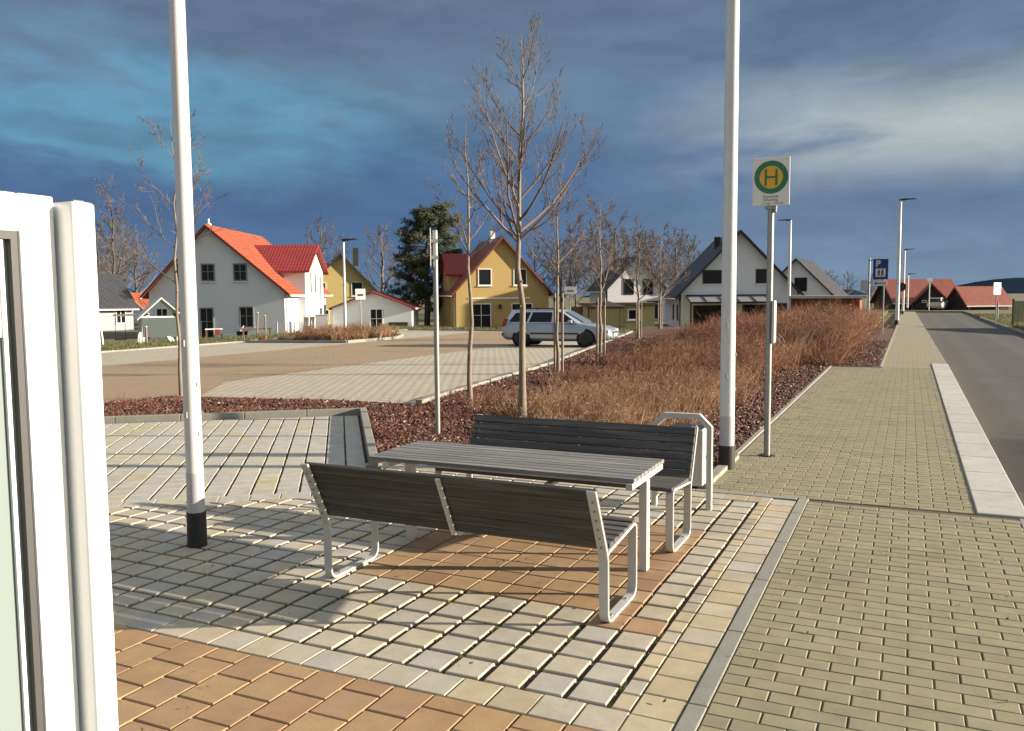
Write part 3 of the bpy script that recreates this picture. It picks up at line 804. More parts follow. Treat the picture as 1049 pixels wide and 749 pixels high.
stakes(-8.22,23.74,1.92,2,'the tree by the car wheel')
bare_tree('street_tree','bare staked tree in front of the small white house with black roof',(-11.19,37.6,0),5.2,1.75,.062,10,limbs=14,spread=.58,crowd=1.4,minr=.0062,group=GR,nchild=(7,5,3))
stakes(-11.19,37.6,1.65,2,'the tree in front of the olive flat shed')
bare_tree('street_tree','furthest bare staked tree in the row, left of the big white house',(-13.2,48.71,gz(-13.2,48.7)),5.9,1.7,.07,12,limbs=14,spread=.55,crowd=1.4,minr=.0075,group=GR,nchild=(7,5,3))
stakes(-13.2,48.7,1.55,2,'the furthest tree of the row')
bare_tree('street_tree','bare young tree half hidden behind the left white pole',(-13.26,12.60,0),5.7,2.3,.036,21,limbs=11,spread=.60,minr=.0030,group=GR,nchild=(6,4,3),upc=.06)

def pol(az_px, dist):      # ground point seen at image column az_px at the given distance
    f=870.0; a = math.atan2(az_px-524.5, f*1.003); yaw = R(-25.02)
    return (math.sin(a+yaw)*dist, math.cos(a+yaw)*dist)
# background bare trees: three prototypes, then copies
def back_trees():
    G = 'leafless trees behind the houses'
    x,y = pol(118,95)
    A = bare_tree('bare_tree','tall grey bare tree behind the pale house at the left edge',(x,y,-.9),13.5,2.2,.20,31,limbs=18,spread=.5,maxlev=3,minr=.0115,group=G,nchild=(8,6,4),mtr=M_bark_dark,mtw=M_twig_far)
    x,y = pol(575,105)
    B = bare_tree('bare_tree','bare tree rising right behind the ridge of the yellow gabled house',(x,y,-.9),9.5,1.8,.18,32,limbs=17,spread=.62,maxlev=3,minr=.012,group=G,nchild=(8,6,4),mtr=M_bark_dark,mtw=M_twig_far,first_up=.4)
    x,y = pol(325,120)
    Cc = bare_tree('bare_tree','spreading dark bare tree between the white house and the mustard house',(x,y,-.9),10.0,2.5,.24,33,limbs=15,spread=.7,maxlev=3,minr=.0115,group=G,nchild=(6,5,3),mtr=M_bark_dark,mtw=M_twig_far,first_up=.35)
    for p, px, d, s, lab in ((A,585,112,.95,'tall grey bare tree directly above the windscreen of the car'),(Cc,630,108,1.25,'wide dark bare tree above the gazebo roof'),(B,660,140,1.35,'pale brownish bare tree high behind the small black roofed house'),(B,705,145,1.3,'bare tree crown behind the chimney side of the big white house'),(Cc,330,105,1.2,'dark bare tree just left of the mustard house gable'),(A,128,150,1.25,'tall faint bare tree above the red roofed house at far left'),(B,103,105,1.15,'bushy bare tree beside the door edge at far left'),(Cc,140,120,1.0,'dark thin bare tree above the garden swing'),
        (A,300,140,.8,'bare tree seen above the red dormer roof of the white house'),(B,345,135,1.0,'bare tree rising behind the mustard house ridge'),
        (Cc,392,118,1.25,'wide dark bare tree left of the evergreen pine'),(A,420,130,.75,'bare tree half hidden by the evergreen pine'),
        (Cc,548,125,1.0,'dark bare tree peeking past the right roof edge of the yellow house'),(A,590,118,.78,'slender bare tree right of the yellow house above the car roof'),(B,612,125,1.4,'dense brownish bare tree behind the olive shed'),
        (B,640,135,1.35,'brownish bare tree directly behind the small black roofed house'),(A,668,125,.72,'upright bare tree between the small white house and the big white house'),
        (B,692,130,1.3,'bare tree peeping over the left roof edge of the big white house'),(B,840,210,.75,'low distant bare tree behind the red brown shed'),
        (Cc,868,220,.8,'distant bare tree left of the blue parking sign'),(B,893,190,.7,'distant bushy bare tree under the blue parking sign'),(B,848,230,.9,'broad distant bare tree at the skyline right of the white houses')):
        x,y = pol(px,d); dup(p,(x,y,-.9),random.uniform(0,6.2),s,lab)
back_trees()
def pine():
    x,y = pol(437,80); t = thing('pine_tree','dark green pine with ragged crown left of the yellow house','tree',(x,y,-1.0))
    rr = random.Random(4); tr = MB(); tr.path([(0,0,-.1),(.1,0,3),(-.15,.1,6),(.3,0,9),(.9,0,11.2)],[.3,.26,.2,.12,.04],9)
    L = []
    for k in range(75):
        z = 1.6+9.4*(k/75)**.9; a = rr.uniform(0,6.28)
        Lb = (3.4 if z < 7 else 3.4-(z-7)*.55)*rr.uniform(.5,1.0)+.3
        p0 = Vector((.08*z-.1,0,z)); p1 = p0+Vector((math.cos(a)*Lb,math.sin(a)*Lb,Lb*rr.uniform(-.1,.4)))
        tr.path([p0,p0.lerp(p1,.5)+Vector((0,0,.15)),p1],[.06,.04,.02],5,False)
        for q in range(9): L.append((p0.lerp(p1,rr.uniform(.45,1.05))+Vector((rr.gauss(0,.35),rr.gauss(0,.35),rr.gauss(0,.22))), rr.uniform(.3,.62)))
    tr.build('trunk', M_bark_dark, t)
    n = 34; c = np.array([p for p,_ in L]); rad = np.array([r for _,r in L]); i = np.repeat(np.arange(len(L)),n)
    d = rng.normal(0,1,(len(i),3)); d /= np.linalg.norm(d,axis=1,keepdims=True)
    P = c[i]+d*(rad[i]*rng.uniform(.1,.6,len(i)))[:,None]*np.array([1.1,1.1,.75])
    Vv,Q,T,_,_ = twigs(P, d+np.array([0,0,.3]), rng.uniform(.2,.42,len(i)), np.full(len(i),.035))
    m, nt, b = new_mat('pine_needles'); ri = nt.node('ShaderNodeNewGeometry').outputs['Random Per Island']
    nt.l.new(nt.ramp(ri,[(0,(.018,.030,.014)),(.6,(.045,.065,.026)),(1,(.10,.12,.045))]), b.inputs['Base Color']); b.inputs['Roughness'].default_value=.7
    np_mesh('crown', Vv,Q,T, m, t)
pine()

# ------------------------------------------------------------------ benches, table, bin
def arc(c, r, a0, a1, n=5): return [(c[0]+r*math.cos(R(a0+(a1-a0)*i/n)), c[1]+r*math.sin(R(a0+(a1-a0)*i/n))) for i in range(n+1)]
def bench(label, loc, rz):
    t = thing('park_bench', label, 'bench', loc, rz, 'slatted benches at the table')
    # local: frames in the y,z plane, sitter faces +y, back leg at y=0
    loop = [(-.235,.875),(-.215,.84),(-.03,.47),(-.005,.40)] + [(0,.10)] + arc((.07,.08),.07,180,270) + [(.50,.0095)] + arc((.51,.08),.07,270,360) + [(.58,.42)] + arc((.53,.445),.05,0,100) + [(.03,.452),(-.015,.44)]
    loop[5:11] = arc((.07,.0785),.07,180,270)
    for s in (-1,1):
        m = MB(); x = s*1.025; m.strip(loop, x-.031, x+.031, .018)
        fr = m.build('side_frame', M_frame, t, bevel=.004, seg=1)
        for yy in (.13,.44):
            b = MB(); b.tube((x,yy,.017),(x,yy,.024),.011,.011,8); b.build('bolt', M_galv, fr)
        for k in range(6):
            f = (k+.5)/6; p = Vector((x,-.215+.185*f,.84-.37*f)); nn = Vector((0,-.37,-.185)).normalized()
            b = MB(); b.tube(p+nn*.006, p+nn*.016, .008,.007,8); b.build('bolt', M_galv, fr)
    # back slats lie on the sitter's side of the reclined bar
    d = Vector((0,.185,-.37)).normalized(); nrm = Vector((0,.37,.185)).normalized(); o = Vector((0,-.222,.868))
    for k in range(6):
        c = o + d*(.04+k*.0755) + nrm*.026
        m = MB(); m.bar(c+Vector((-1.045,0,0)), c+Vector((1.045,0,0)), .068, .03, up=nrm); m.build('back_slat', M_wood, t, bevel=.005, seg=2)
    for k in range(6):
        m = MB(); y = .045+k*.093; z = .478+.004*k+(.004 if k==5 else 0)
        m.box((-1.045,y,z-.014),(1.045,y+.083,z+.016)); m.build('seat_slat', M_wood, t, bevel=.005, seg=2)
    m = MB(); a = o+d*.01; e = o+d*.47; m.bar(a-nrm*.002, e-nrm*.002, .036, .012, up=nrm)
    br = m.build('back_bracket', M_frame, t, bevel=.003)
    for k in range(7):
        p = o+d*(.035+k*.065)-nrm*.004; b = MB(); b.tube(p+Vector((.010,0,0)), p+Vector((.010,0,0))-nrm*.01, .007,.006,8); b.build('bolt', M_frame, br)
    m = MB(); m.box((-.03,.02,.436),(.03,.56,.462)); m.build('seat_rail', M_frame, t)
    return t
bench('wooden slatted bench seen from behind, nearest to the viewer',(-2.65,4.77,.002),0)
bench('wooden slatted bench on the far side of the table, facing the viewer',(-2.65,6.90,.002),math.pi)
def table():
    t = thing('picnic_table','grey slatted wooden table standing between the two benches','table',(-2.76,5.92,.002))
    W = 1.09; n = 9; D = .80; p = D/n
    for k in range(n):
        m = MB(); y = -D/2+k*p; m.box((-W,y+.006,.712),(W,y+p-.006,.742)); m.build('top_slat', M_woodtop, t, bevel=.004, seg=2)
    for s in (-1,1):
        x = s*1.06 if s > 0 else -.92
        m = MB(); m.box((x-.03,-.075,.0),(x+.03,.005,.665)); m.build('leg', M_frame, t, bevel=.004)
        m = MB(); m.bar((x,-.41,.688),(x,.38,.688),.05,.045); m.build('cross_arm', M_frame, t, bevel=.006)
table()
def bin_():
    t = thing('litter_bin','grey litter bin hung inside a bent steel frame beside the far bench','bin',(-1.9,7.82,0))
    m = MB(); w = .26; h = .87; c = .10
    pts = [(-w,-.02),(-w,h-c),(-w+c,h),(w-c,h),(w,h-c),(w,-.02)]
    n=len(pts); L=[];Rr=[]
    for i in range(n):
        a=Vector(pts[max(i-1,0)]); b=Vector(pts[min(i+1,n-1)])
        if 0<i<n-1:
            d1=(Vector(pts[i])-a).normalized(); d2=(b-Vector(pts[i])).normalized(); nn=Vector((-(d1+d2).y,(d1+d2).x)).normalized(); k=.025/max(.3,nn.dot(Vector((-d1.y,d1.x))))
        else:
            d=(b-a).normalized(); nn=Vector((-d.y,d.x)); k=.025
        L.append(Vector(pts[i])+nn*k); Rr.append(Vector(pts[i])-nn*k)
    vs=[]
    for i in range(n): vs += [(L[i].x,-.03,L[i].y),(L[i].x,.03,L[i].y),(Rr[i].x,.03,Rr[i].y),(Rr[i].x,-.03,Rr[i].y)]
    fs=[(0,1,2,3),tuple((n-1)*4+k for k in (3,2,1,0))]+[(i*4+k,(i+1)*4+k,(i+1)*4+(k+1)%4,i*4+(k+1)%4) for i in range(n-1) for k in range(4)]
    m.add(vs,fs); m.build('frame', M_frame, t, bevel=.005)
    m = MB(); m.box((-.16,.04,.20),(.19,.36,.74)); m.box((-.235,.17,.45),(.235,.21,.48)); m.build('container', M_alu, t, bevel=.018, seg=3)
    m = MB(); m.box((-.145,.055,.738),(.175,.345,.7445)); m.build('liner', M_rubber, t)
    m = MB(); m.tube((.12,.06,.745),(.13,.0,.80),.012,.01,8); m.tube((.09,.04,.79),(.17,.0,.80),.01,.01,8); m.build('latch', M_frame, t)
bin_()

# ------------------------------------------------------------------ poles and signs
def tall_pole(label, x, y, r, H, sl):
    t = thing('tall_pole', label, 'pole', (x,y,0), 0, 'tall white poles around the terrace')
    m = MB(); m.path([(0,0,sl),(0,0,H)],[r,r*.8],24); p = m.build('pole', M_polew, t, smooth=True)
    m = MB(); m.tube((0,0,sl),(0,0,sl+.32*(H/7.5)),r*1.012,r*1.010,24); m.build('grey_band', M_greyband, t, smooth=True)
    m = MB(); m.tube((0,0,-.03),(0,0,sl),r*1.14,r*1.12,24); m.build('base_sleeve', M_rubber, t, smooth=True)
    for z in (1.05,1.62): m = MB(); m.box((-.012,-r*1.06,z),(.012,-r*.9,z+.05)); m.build('clip', M_greyband, t)
    for z in (.9,1.3): m = MB(); m.box((r*.9,-.012,z),(r*1.08,.012,z+.035)); m.build('clip', M_greyband, t)
    return t
tall_pole('tall white pole with black base sleeve on the terrace, left of the benches',-5.18,5.03,.068,7.6,.28)
tall_pole('tall white pole with black base sleeve beside the litter bin and bed edge',-1.86,9.80,.084,8.0,.27)
def text(s, size, mat, parent, loc, rot, name='lettering', bold=0.0, ext=.0015, align='CENTER'):
    c = bpy.data.curves.new('t','FONT'); c.body = s; c.size = size; c.align_x = align; c.align_y = 'CENTER'; c.extrude = ext; c.offset = bold
    o = bpy.data.objects.new('t', c); COL.objects.link(o)
    bpy.context.view_layer.update()
    me = bpy.data.meshes.new_from_object(o.evaluated_get(bpy.context.evaluated_depsgraph_get()))
    bpy.data.objects.remove(o); me.materials.clear()
    ob = link(name, me, mat, parent); ob.location = loc; ob.rotation_euler = rot; return ob
M_signw = pm('sign_white', (.62,.63,.62), .45, var=.04); M_signback = pm('sign_back', (.45,.46,.47), .5, .4, var=.06)
M_green = pm('sign_green', (.012,.14,.075), .45, var=.04); M_yellow = pm('sign_yellow', (.62,.34,.02), .45, var=.04)
M_ink = pm('sign_ink', (.03,.03,.03), .5); M_blue = pm('sign_blue', (.01,.03,.17), .4, var=.03)
def disc(m, c, r0, r1, y0, y1, n=40):
    # flat ring facing -y
    vs=[];fs=[]
    for k in range(n):
        a=2*math.pi*k/n; ca,sa=math.cos(a),math.sin(a)
        for r,y in ((r0,y0),(r1,y0),(r1,y1),(r0,y1)): vs.append((c[0]+ca*r,y,c[1]+sa*r))
    for k in range(n):
        j=(k+1)%n
        for q in range(4): fs.append((k*4+q,j*4+q,j*4+(q+1)%4,k*4+(q+1)%4))
    m.add(vs,fs)
def stop_sign():
    t = thing('bus_stop_sign','bus stop post with green and yellow H sign and timetable case','sign',(-1.55,10.75,0),R(3))
    m = MB(); m.tube((0,0,-.02),(0,0,3.1),.038,.038,16); m.build('post', M_galv, t, smooth=True)
    m = MB(); m.tube((0,0,0),(0,0,.012),.09,.09,16); m.box((-.10,-.03,0),(.10,.03,.010)); m.build('foot_plate', M_rubber, t)
    p = MB(); p.box((-.215,-.058,3.06),(.215,-.042,3.63)); pl = p.build('sign_plate', M_signw, t, bevel=.006)
    g = MB(); disc(g,(0,3.395),.136,.196,-.0615,-.0575); g.build('green_ring', M_green, pl)
    g = MB(); disc(g,(0,3.395),.0,.134,-.0605,-.0575); g.build('yellow_disc', M_yellow, pl)
    g = MB()
    for s in (-1,1): g.box((s*.062-.0125,-.0635,3.30),(s*.062+.0125,-.0612,3.49))
    g.box((-.05,-.0632,3.385),(.05,-.0614,3.408)); g.build('letter_h', M_green, pl)
    r = (R(90),0,0)
    text('Gemeinde',.044,M_ink,pl,(0,-.0585,3.165),r); text('Schulweg',.044,M_ink,pl,(0,-.0585,3.128),r)
    text('11 min  - VVO B',.036,M_ink,pl,(.02,-.0585,3.083),r)
    m = MB(); m.box((-.07,-.045,3.02),(.07,.045,3.06)); m.box((.035,-.05,2.98),(.065,.05,3.06)); m.build('clamp', M_galv, t, bevel=.004)
    c = MB(); c.box((.042,-.13,1.40),(.072,.13,1.92)); cs = c.build('timetable_case', M_greyband, t, bevel=.006)
    g = MB(); g.box((.072,-.11,1.43),(.0745,.11,1.89)); g.build('timetable_sheet', pm('paper',(.6,.6,.57),.5), cs)
stop_sign()
def thin_post():
    t = thing('sign_post','slim steel post with a sign plate seen edge-on, by the table end','sign',(-6.07,10.46,0))
    m = MB(); m.tube((0,0,-.02),(0,0,2.92),.036,.036,14); m.build('post', M_galv, t, smooth=True)
    m = MB(); a = R(-25)
    M = Matrix.Rotation(R(30),4,'Z'); m.box((-.072,-.30,2.42),(-.060,.30,2.94), M); m.build('sign_plate', M_signback, t, bevel=.004)
    m = MB(); m.box((-.07,-.05,2.75),(.045,.05,2.80), M); m.box((-.07,-.05,2.52),(.045,.05,2.57), M); m.build('clamp', M_galv, t)
thin_post()
def lamp(label, x, y, H, r=.075, head=-1):
    t = thing('street_lamp', label, 'street lamp', (x,y,0), 0, 'slim white street lamps')
    m = MB(); m.path([(0,0,.3),(0,0,H)],[r,r*.72],12); m.build('pole', M_polew, t, smooth=True)
    m = MB(); m.tube((0,0,-.02),(0,0,.3),r*1.12,r*1.1,12); m.build('base_sleeve', M_rubber, t)
    m = MB(); m.tube((0,0,2.55),(0,0,2.64),r*1.04,r*1.04,12); m.build('dark_band', M_greyband, t)
    m = MB(); s = head
    m.box((min(0,s*.2)-.06,-.09,H-.02),(max(0,s*.2)+.06,.09,H+.07)); m.prism([(s*.1,H+.0),(s*.1,H+.09),(s*.85,H+.07),(s*.88,H+.04)],-.15,.15,'y')
    m.build('lamp_head', M_rubber, t, bevel=.01)
lamp('white street lamp rising from the shrub island in the car park',-25.7,35.2,4.8,.075,1)
lamp('nearest white street lamp right of the parking sign, on the sidewalk edge',-.68,58.3,7.7,.12,1)
lamp('second white street lamp along the sidewalk, with a round sign on it',-.54,87.8,6.0,.11,1)
lamp('furthest white street lamp at the end of the sidewalk',-.2,107,4.1,.10,1)
lamp('white street lamp in front of the big white house by the red brown shed',-7.7,62.6,7.1,.12,-1)
def parking_sign():
    t = thing('parking_sign','blue parking sign with white P and hikers over an arrow plate','sign',(-1.45,45,0),R(2))
    m = MB(); m.tube((-.36,0,-.02),(-.36,0,3.7),.045,.045,10); m.tube((.30,.02,-.02),(.30,.02,3.0),.03,.03,8); m.build('post', M_galv, t, smooth=True)
    m = MB(); m.box((-.36,-.02,3.58),(-.1,.02,3.62)); m.box((-.36,-.02,2.5),(.3,.02,2.54)); m.build('cross_bar', M_galv, t)
    p = MB(); p.box((-.2,-.06,2.66),(.48,-.045,3.64)); pl = p.build('sign_plate', M_blue, t, bevel=.01)
    text('P',.42,M_signw,pl,(.02,-.062,3.40),(R(90),0,0),bold=.012,name='letter_p')
    q = MB(); q.box((-.08,-.066,2.78),(.36,-.061,3.18)); q.build('white_panel', M_signw, pl)
    w = MB()
    for dx in (.06,.22):
        w.prism([(dx-.05,2.82),(dx-.02,2.82),(dx+.005,2.93),(dx+.035,2.82),(dx+.065,2.82),(dx+.04,2.97),(dx+.05,3.07),(dx+.02,3.10),(dx-.03,3.09),(dx-.05,2.99),(dx-.035,2.97)],-.071,-.0665,'y')
        disc(w,(dx+.012,3.135),.0,.027,-.071,-.0665,12)
    w.build('hikers', M_ink, pl)
    a = MB(); a.box((-.2,-.06,2.34),(.44,-.045,2.60)); ap = a.build('arrow_plate', M_signw, t, bevel=.008)
    a = MB(); a.prism([(-.13,2.47),(-.03,2.55),(-.03,2.49),(.38,2.49),(.38,2.45),(-.03,2.45),(-.03,2.39)],-.066,-.0605,'y'); a.build('arrow', M_ink, ap)
    b = MB(); b.box((-.75,-.02,2.1),(-.42,.0,2.62)); b.build('rear_sign_plate', M_signback, t)
parking_sign()
def small_sign(label, x, y, z0, z1, w, rz, mat=M_signw, bar=True):
    t = thing('sign_post', label, 'sign', (x,y,0), rz)
    m = MB(); m.tube((0,.03,-.9),(0,.03,z1),.03,.03,8); m.build('post', M_galv, t)
    p = MB(); p.box((-w/2,-.015,z0),(w/2,0,z1)); pl = p.build('sign_plate', mat, t, bevel=.006)
    if bar:
        b = MB(); b.box((-w*.28,-.019,z0+(z1-z0)*.35),(w*.28,-.0155,z0+(z1-z0)*.52)); b.build('dark_mark', M_ink, pl)
M_signbright = pm('sign_white_bright', (.78,.78,.76), .4, var=.03)
small_sign('small white square sign on a thin post in the shrub island',-25.1,35.7,1.85,2.4,.5,R(38),M_signbright)
small_sign('small white sign with grey stripe on a post behind the silver car',-14.4,37.3,2.05,2.4,.56,R(24))
small_sign('bright white square sign on a post on the right grass verge',5.0,61.8,1.85,2.6,.72,R(52),M_signbright,False)
def round_sign():
    m = MB(); disc(m,(0,0),0,.42,-.012,.012,24)
    o = m.build('round_sign', M_rubber); o.location=(-.74,87.55,2.55); tag(o,'dark round sign back fixed to the second sidewalk lamp','sign')
    t = thing('marker_post','short steel marker post on the grass verge before the low barn','post',(5.9,72,0))
    m = MB(); m.tube((0,0,-.05),(0,0,1.25),.05,.05,8); m.build('post',M_galv,t)
    m = MB(); m.tube((0,0,1.25),(0,0,1.30),.055,.03,8); m.build('cap',M_rubber,t)
round_sign()

# ------------------------------------------------------------------ the open door at the left
def door():
    t = thing('open_door','open white glazed door leaf with dark seal at the left edge','door',(-.96,.0,0))
    H = 2.126; y0, y1 = -.22, .7225
    m = MB(); g = .047
    m.box((-.05,y0,0.01),(0,y0+g,H)); m.box((-.05,y1-g,0.01),(0,y1,H))
    m.box((-.05,y0+g,H-.046),(-.0005,y1-g,H)); m.box((-.05,y0+g,0.01),(-.0005,y1-g,.16))
    m.build('frame', M_white_gloss, t, bevel=.003, seg=2)
    m = MB(); a, b, c, d = y0+g, y1-g, .16, H-.046; s = .009
    m.box((-.020,a,c),(-.004,a+s,d)); m.box((-.020,b-s,c),(-.004,b,d)); m.box((-.020,a+s,d-s),(-.004,b-s,d)); m.box((-.020,a+s,c),(-.004,b-s,c+s))
    m.build('seal', pm('grey_seal',(.045,.046,.046),.6), t)
    gm, nt, bs = new_mat('door_glass')
    bs.inputs['Base Color'].default_value=(.27,.33,.325,1); bs.inputs['Roughness'].default_value=.08
    bs.inputs['Transmission Weight'].default_value=.3; bs.inputs['IOR'].default_value=1.45
    m = MB(); m.box((-.018,a+s,c+s),(-.013,b-s,d-s)); m.build('glass', gm, t)
    m = MB(); m.box((-.0125,a+s,d-.125),(-.006,b-.024,d-s-.001)); m.build('blind_case', M_white_gloss, t, bevel=.002)
    m = MB(); m.box((-.0125,b-.021,c+s),(-.008,b-.016,d-s-.001)); m.build('blind_rail', M_white_gloss, t)
    # rounded closing profile on the free edge
    m = MB(); m.box((-.06,y1+.003,.01),(.030,y1+.036,H-.006)); m.build('closing_profile', M_white_gloss, t, bevel=.006, seg=3, smooth=True)
    m = MB(); m.box((-.05,y1+.012,H-.006),(.020,y1+.027,H-.004)); m.build('end_cap', pm('grey_cap',(.12,.12,.12),.5), t)
    m = MB(); m.box((-.004,y1-.0085,.02),(.0006,y1-.0075,H-.0085)); m.box((-.004,y0+.01,H-.0085),(.0006,y1-.0085,H-.0075)); m.build('edge_groove', pm('groove_grey',(.38,.38,.37),.6), t)
door()

# ------------------------------------------------------------------ the silver estate car
def car(name, label, loc, rz, paint):
    t = thing(name, label, 'car', loc, rz)
    S = [ # x, zlow, ztop, halfwidth
        (-2.26,.42,.78,.66),(-2.22,.32,.90,.76),(-2.05,.26,.955,.83),(-1.6,.24,.965,.865),(-.6,.22,.95,.875),(.4,.22,.935,.875),
        (1.05,.23,.93,.865),(1.5,.24,.88,.85),(1.95,.24,.78,.80),(2.15,.27,.68,.72),(2.25,.36,.58,.58)]
    vs=[];n=12
    for x,zl,zt,w in S:
        h=zt-zl
        half=[(.80*w,zl),(.97*w,zl+.16*h),(1.0*w,zl+.45*h),(.985*w,zl+.72*h),(.93*w,zl+.95*h),(.82*w,zt)]
        vs += [(x,y,z) for y,z in half]+[(x,-y,z) for y,z in reversed(half)]
    fs=[tuple(range(n)),tuple(reversed([(len(S)-1)*n+i for i in range(n)]))]
    for i in range(len(S)-1):
        for k in range(n): fs.append((i*n+k,i*n+(k+1)%n,(i+1)*n+(k+1)%n,(i+1)*n+k))
    m = MB(); m.add(vs,fs)
    # greenhouse: (x rear low, x front low, halfwidth low) -> roof
    zb=.93; zr=1.47
    lo=[(-2.12,.80),(1.12,.80)]; hi=[(-1.86,.60),(.22,.60)]
    ring=lambda xr,xf,w,z:[(xr,-w*.92,z),(xr+.12,-w,z),(xf-.18,-w,z),(xf,-w*.75,z),(xf,w*.75,z),(xf-.18,w,z),(xr+.12,w,z),(xr,w*.92,z)]
    rings=ring(-2.13,1.14,.81,zb)+ring(-1.90,.30,.635,1.40)+ring(-1.82,.16,.57,zr)
    f2=[(i,(i+1)%8,8+(i+1)%8,8+i) for i in range(8)]+[(8+i,8+(i+1)%8,16+(i+1)%8,16+i) for i in range(8)]+[tuple(16+i for i in range(8))]
    m.add(rings,f2)
    body = m.build('body', paint, t, smooth=True)
    # windows: panels lying 6 mm off the greenhouse sides
    def side(s, quads, name, mat, off=.006):
        g=MB()
        for q in quads:
            pts=[]
            for x,f in q:   # f: 0 belt..1 header
                z=zb+.03+f*(1.385-zb-.03); k=(z-zb)/(1.40-zb); w=.81+(.635-.81)*k
                pts.append((x,s*(w+off),z))
            b=[(x,y-s*.02,z) for x,y,z in pts]; nq=len(pts)
            g.add(pts+b,[tuple(range(nq)),tuple(range(2*nq-1,nq-1,-1))]+[(i,(i+1)%nq,nq+(i+1)%nq,nq+i) for i in range(nq)])
        return g.build(name, mat, t)
    for s in (-1,1):
        side(s,[[(-1.93,.05),(-1.16,.05),(-1.02,.97),(-1.66,.90)]],'window',M_glassdark)
        side(s,[[(-1.07,.05),(-.12,.05),(-.12,.97),(-.93,.97)]],'window',M_glassdark)
        side(s,[[(.02,.05),(.86,.05),(.76,.22),(.27,.97),(.02,.97)]],'window',M_glassdark)
    g=MB(); o=.008
    g.add([(1.10,-.58,.965),(1.10,.58,.965),(.345,.47,1.385),(.345,-.47,1.385),(1.08,-.58,.955),(1.08,.58,.955),(.325,.47,1.375),(.325,-.47,1.375)],[(0,1,2,3),(7,6,5,4),(0,3,7,4),(1,5,6,2),(0,4,5,1),(3,2,6,7)])
    for v in range(len(g.v)): x,y,z=g.v[v]; g.v[v]=(x+.045,y,z+.012)
    g.build('windscreen', pm('windscreen_glass',(.10,.13,.15),.05,var=.1,spec=.7), t)
    g=MB(); g.add([(-2.14,-.66,.98),(-2.14,.66,.98),(-1.94,.52,1.37),(-1.94,-.52,1.37),(-2.12,-.66,.98),(-2.12,.66,.98),(-1.92,.52,1.37),(-1.92,-.52,1.37)],[(0,1,2,3),(7,6,5,4),(0,3,7,4),(1,5,6,2),(0,4,5,1),(3,2,6,7)])
    g.build('rear_window', M_glassdark, t)
    for sx in (-1.38,1.30):
        for s in (-1,1):
            g=MB(); g.tube((sx,s*.60,.32),(sx,s*.878,.345),.385,.372,28); g.build('wheel_arch', pm('arch_black',(.006,.006,.006),.95), t)
            w=MB(); w.path([(sx,s*.66,.312),(sx,s*.68,.312),(sx,s*.87,.312),(sx,s*.89,.312)],[.27,.312,.312,.27],28); wh=w.build('wheel', M_rubber, t)
            r=MB(); r.tube((sx,s*.885,.312),(sx,s*.899,.312),.20,.185,20)
            r.build('rim', pm('dark_rim',(.03,.03,.032),.4,.6), wh)
    for s in (-1,1):
        g=MB(); g.box((-1.0,s*.872-.012,.50),(1.0,s*.872+.012,.565)); g.build('side_moulding', M_rubber, t, bevel=.004)
        for x in (-.95,-.02):
            g=MB(); g.box((x,s*.862-.014,.80),(x+.19,s*.862+.014,.835)); g.build('door_handle', paint, t, bevel=.006)
        g=MB(); g.box((.60,min(s*.80,s*1.0),.94),(.76,max(s*.80,s*1.0),1.07)); g.build('wing_mirror', paint, t, bevel=.03, seg=3)
        g=MB(); g.bar((-1.75,s*.56,1.505),(.05,s*.56,1.505),.03,.03)
        for x in (-1.7,-.8,0): g.box((x-.03,s*.56-.014,1.455),(x+.03,s*.56+.014,1.50))
        g.build('roof_rail', M_rubber, t)
        g=MB(); g.prism([(1.90,.60),(2.20,.58),(2.19,.68),(1.86,.78)],s*.50,s*.782,'y'); g.build('headlight', pm('headlight_glass',(.75,.77,.78),.12,.3), t, bevel=.01)
        g=MB(); g.prism([(-2.235,.80),(-2.06,.80),(-1.99,1.10),(-2.12,1.10)],s*.66,s*.80,'y'); g.build('tail_light', pm('tail_light_red',(.35,.015,.012),.2), t, bevel=.008)
        g=MB(); g.tube((2.16,s*.58,.40),(2.225,s*.56,.40),.055,.055,12); g.build('fog_light', M_rubber, t)
    g=MB(); g.box((-2.275,-.70,.40),(-2.235,.70,.47)); g.box((-2.24,-.80,.47),(-1.86,-.79,.52)); g.box((-2.24,.79,.47),(-1.86,.80,.52)); g.build('bumper_trim', M_rubber, t, bevel=.008)
    g=MB(); g.box((2.20,-.42,.52),(2.262,.42,.60)); g.box((2.19,-.45,.30),(2.245,.45,.40)); g.build('grille', M_rubber, t, bevel=.008)
    g=MB(); g.box((2.262,-.26,.43),(2.275,.26,.54)); g.build('number_plate', M_signw, t)
    g=MB(); g.tube((-1.75,0,1.47),(-1.95,0,1.62),.012,.006,6); g.build('antenna', M_rubber, t)
    for x in (-1.09,-.05,1.0):
        g=MB()
        for s in (-1,1): g.box((x-.004,s*.877-.002,.30),(x+.004,s*.877+.002,.93)) if x<0.5 else None
        if g.v: g.build('door_gap', M_rubber, t)
    return t
M_silver = pm('silver_paint',(.37,.41,.47),.33,.5,var=.03,coat=.6)
M_carwhite = pm('white_car_paint',(.42,.42,.42),.35,var=.03,coat=.4)
car('parked_car','silver estate car parked across the near side of the car park',(-12.72,31.85,-.03),R(4),M_silver)
car('parked_car','distant white car in front of the dark red roofed barn',(2.95,110.4,-.05),R(80),M_carwhite)

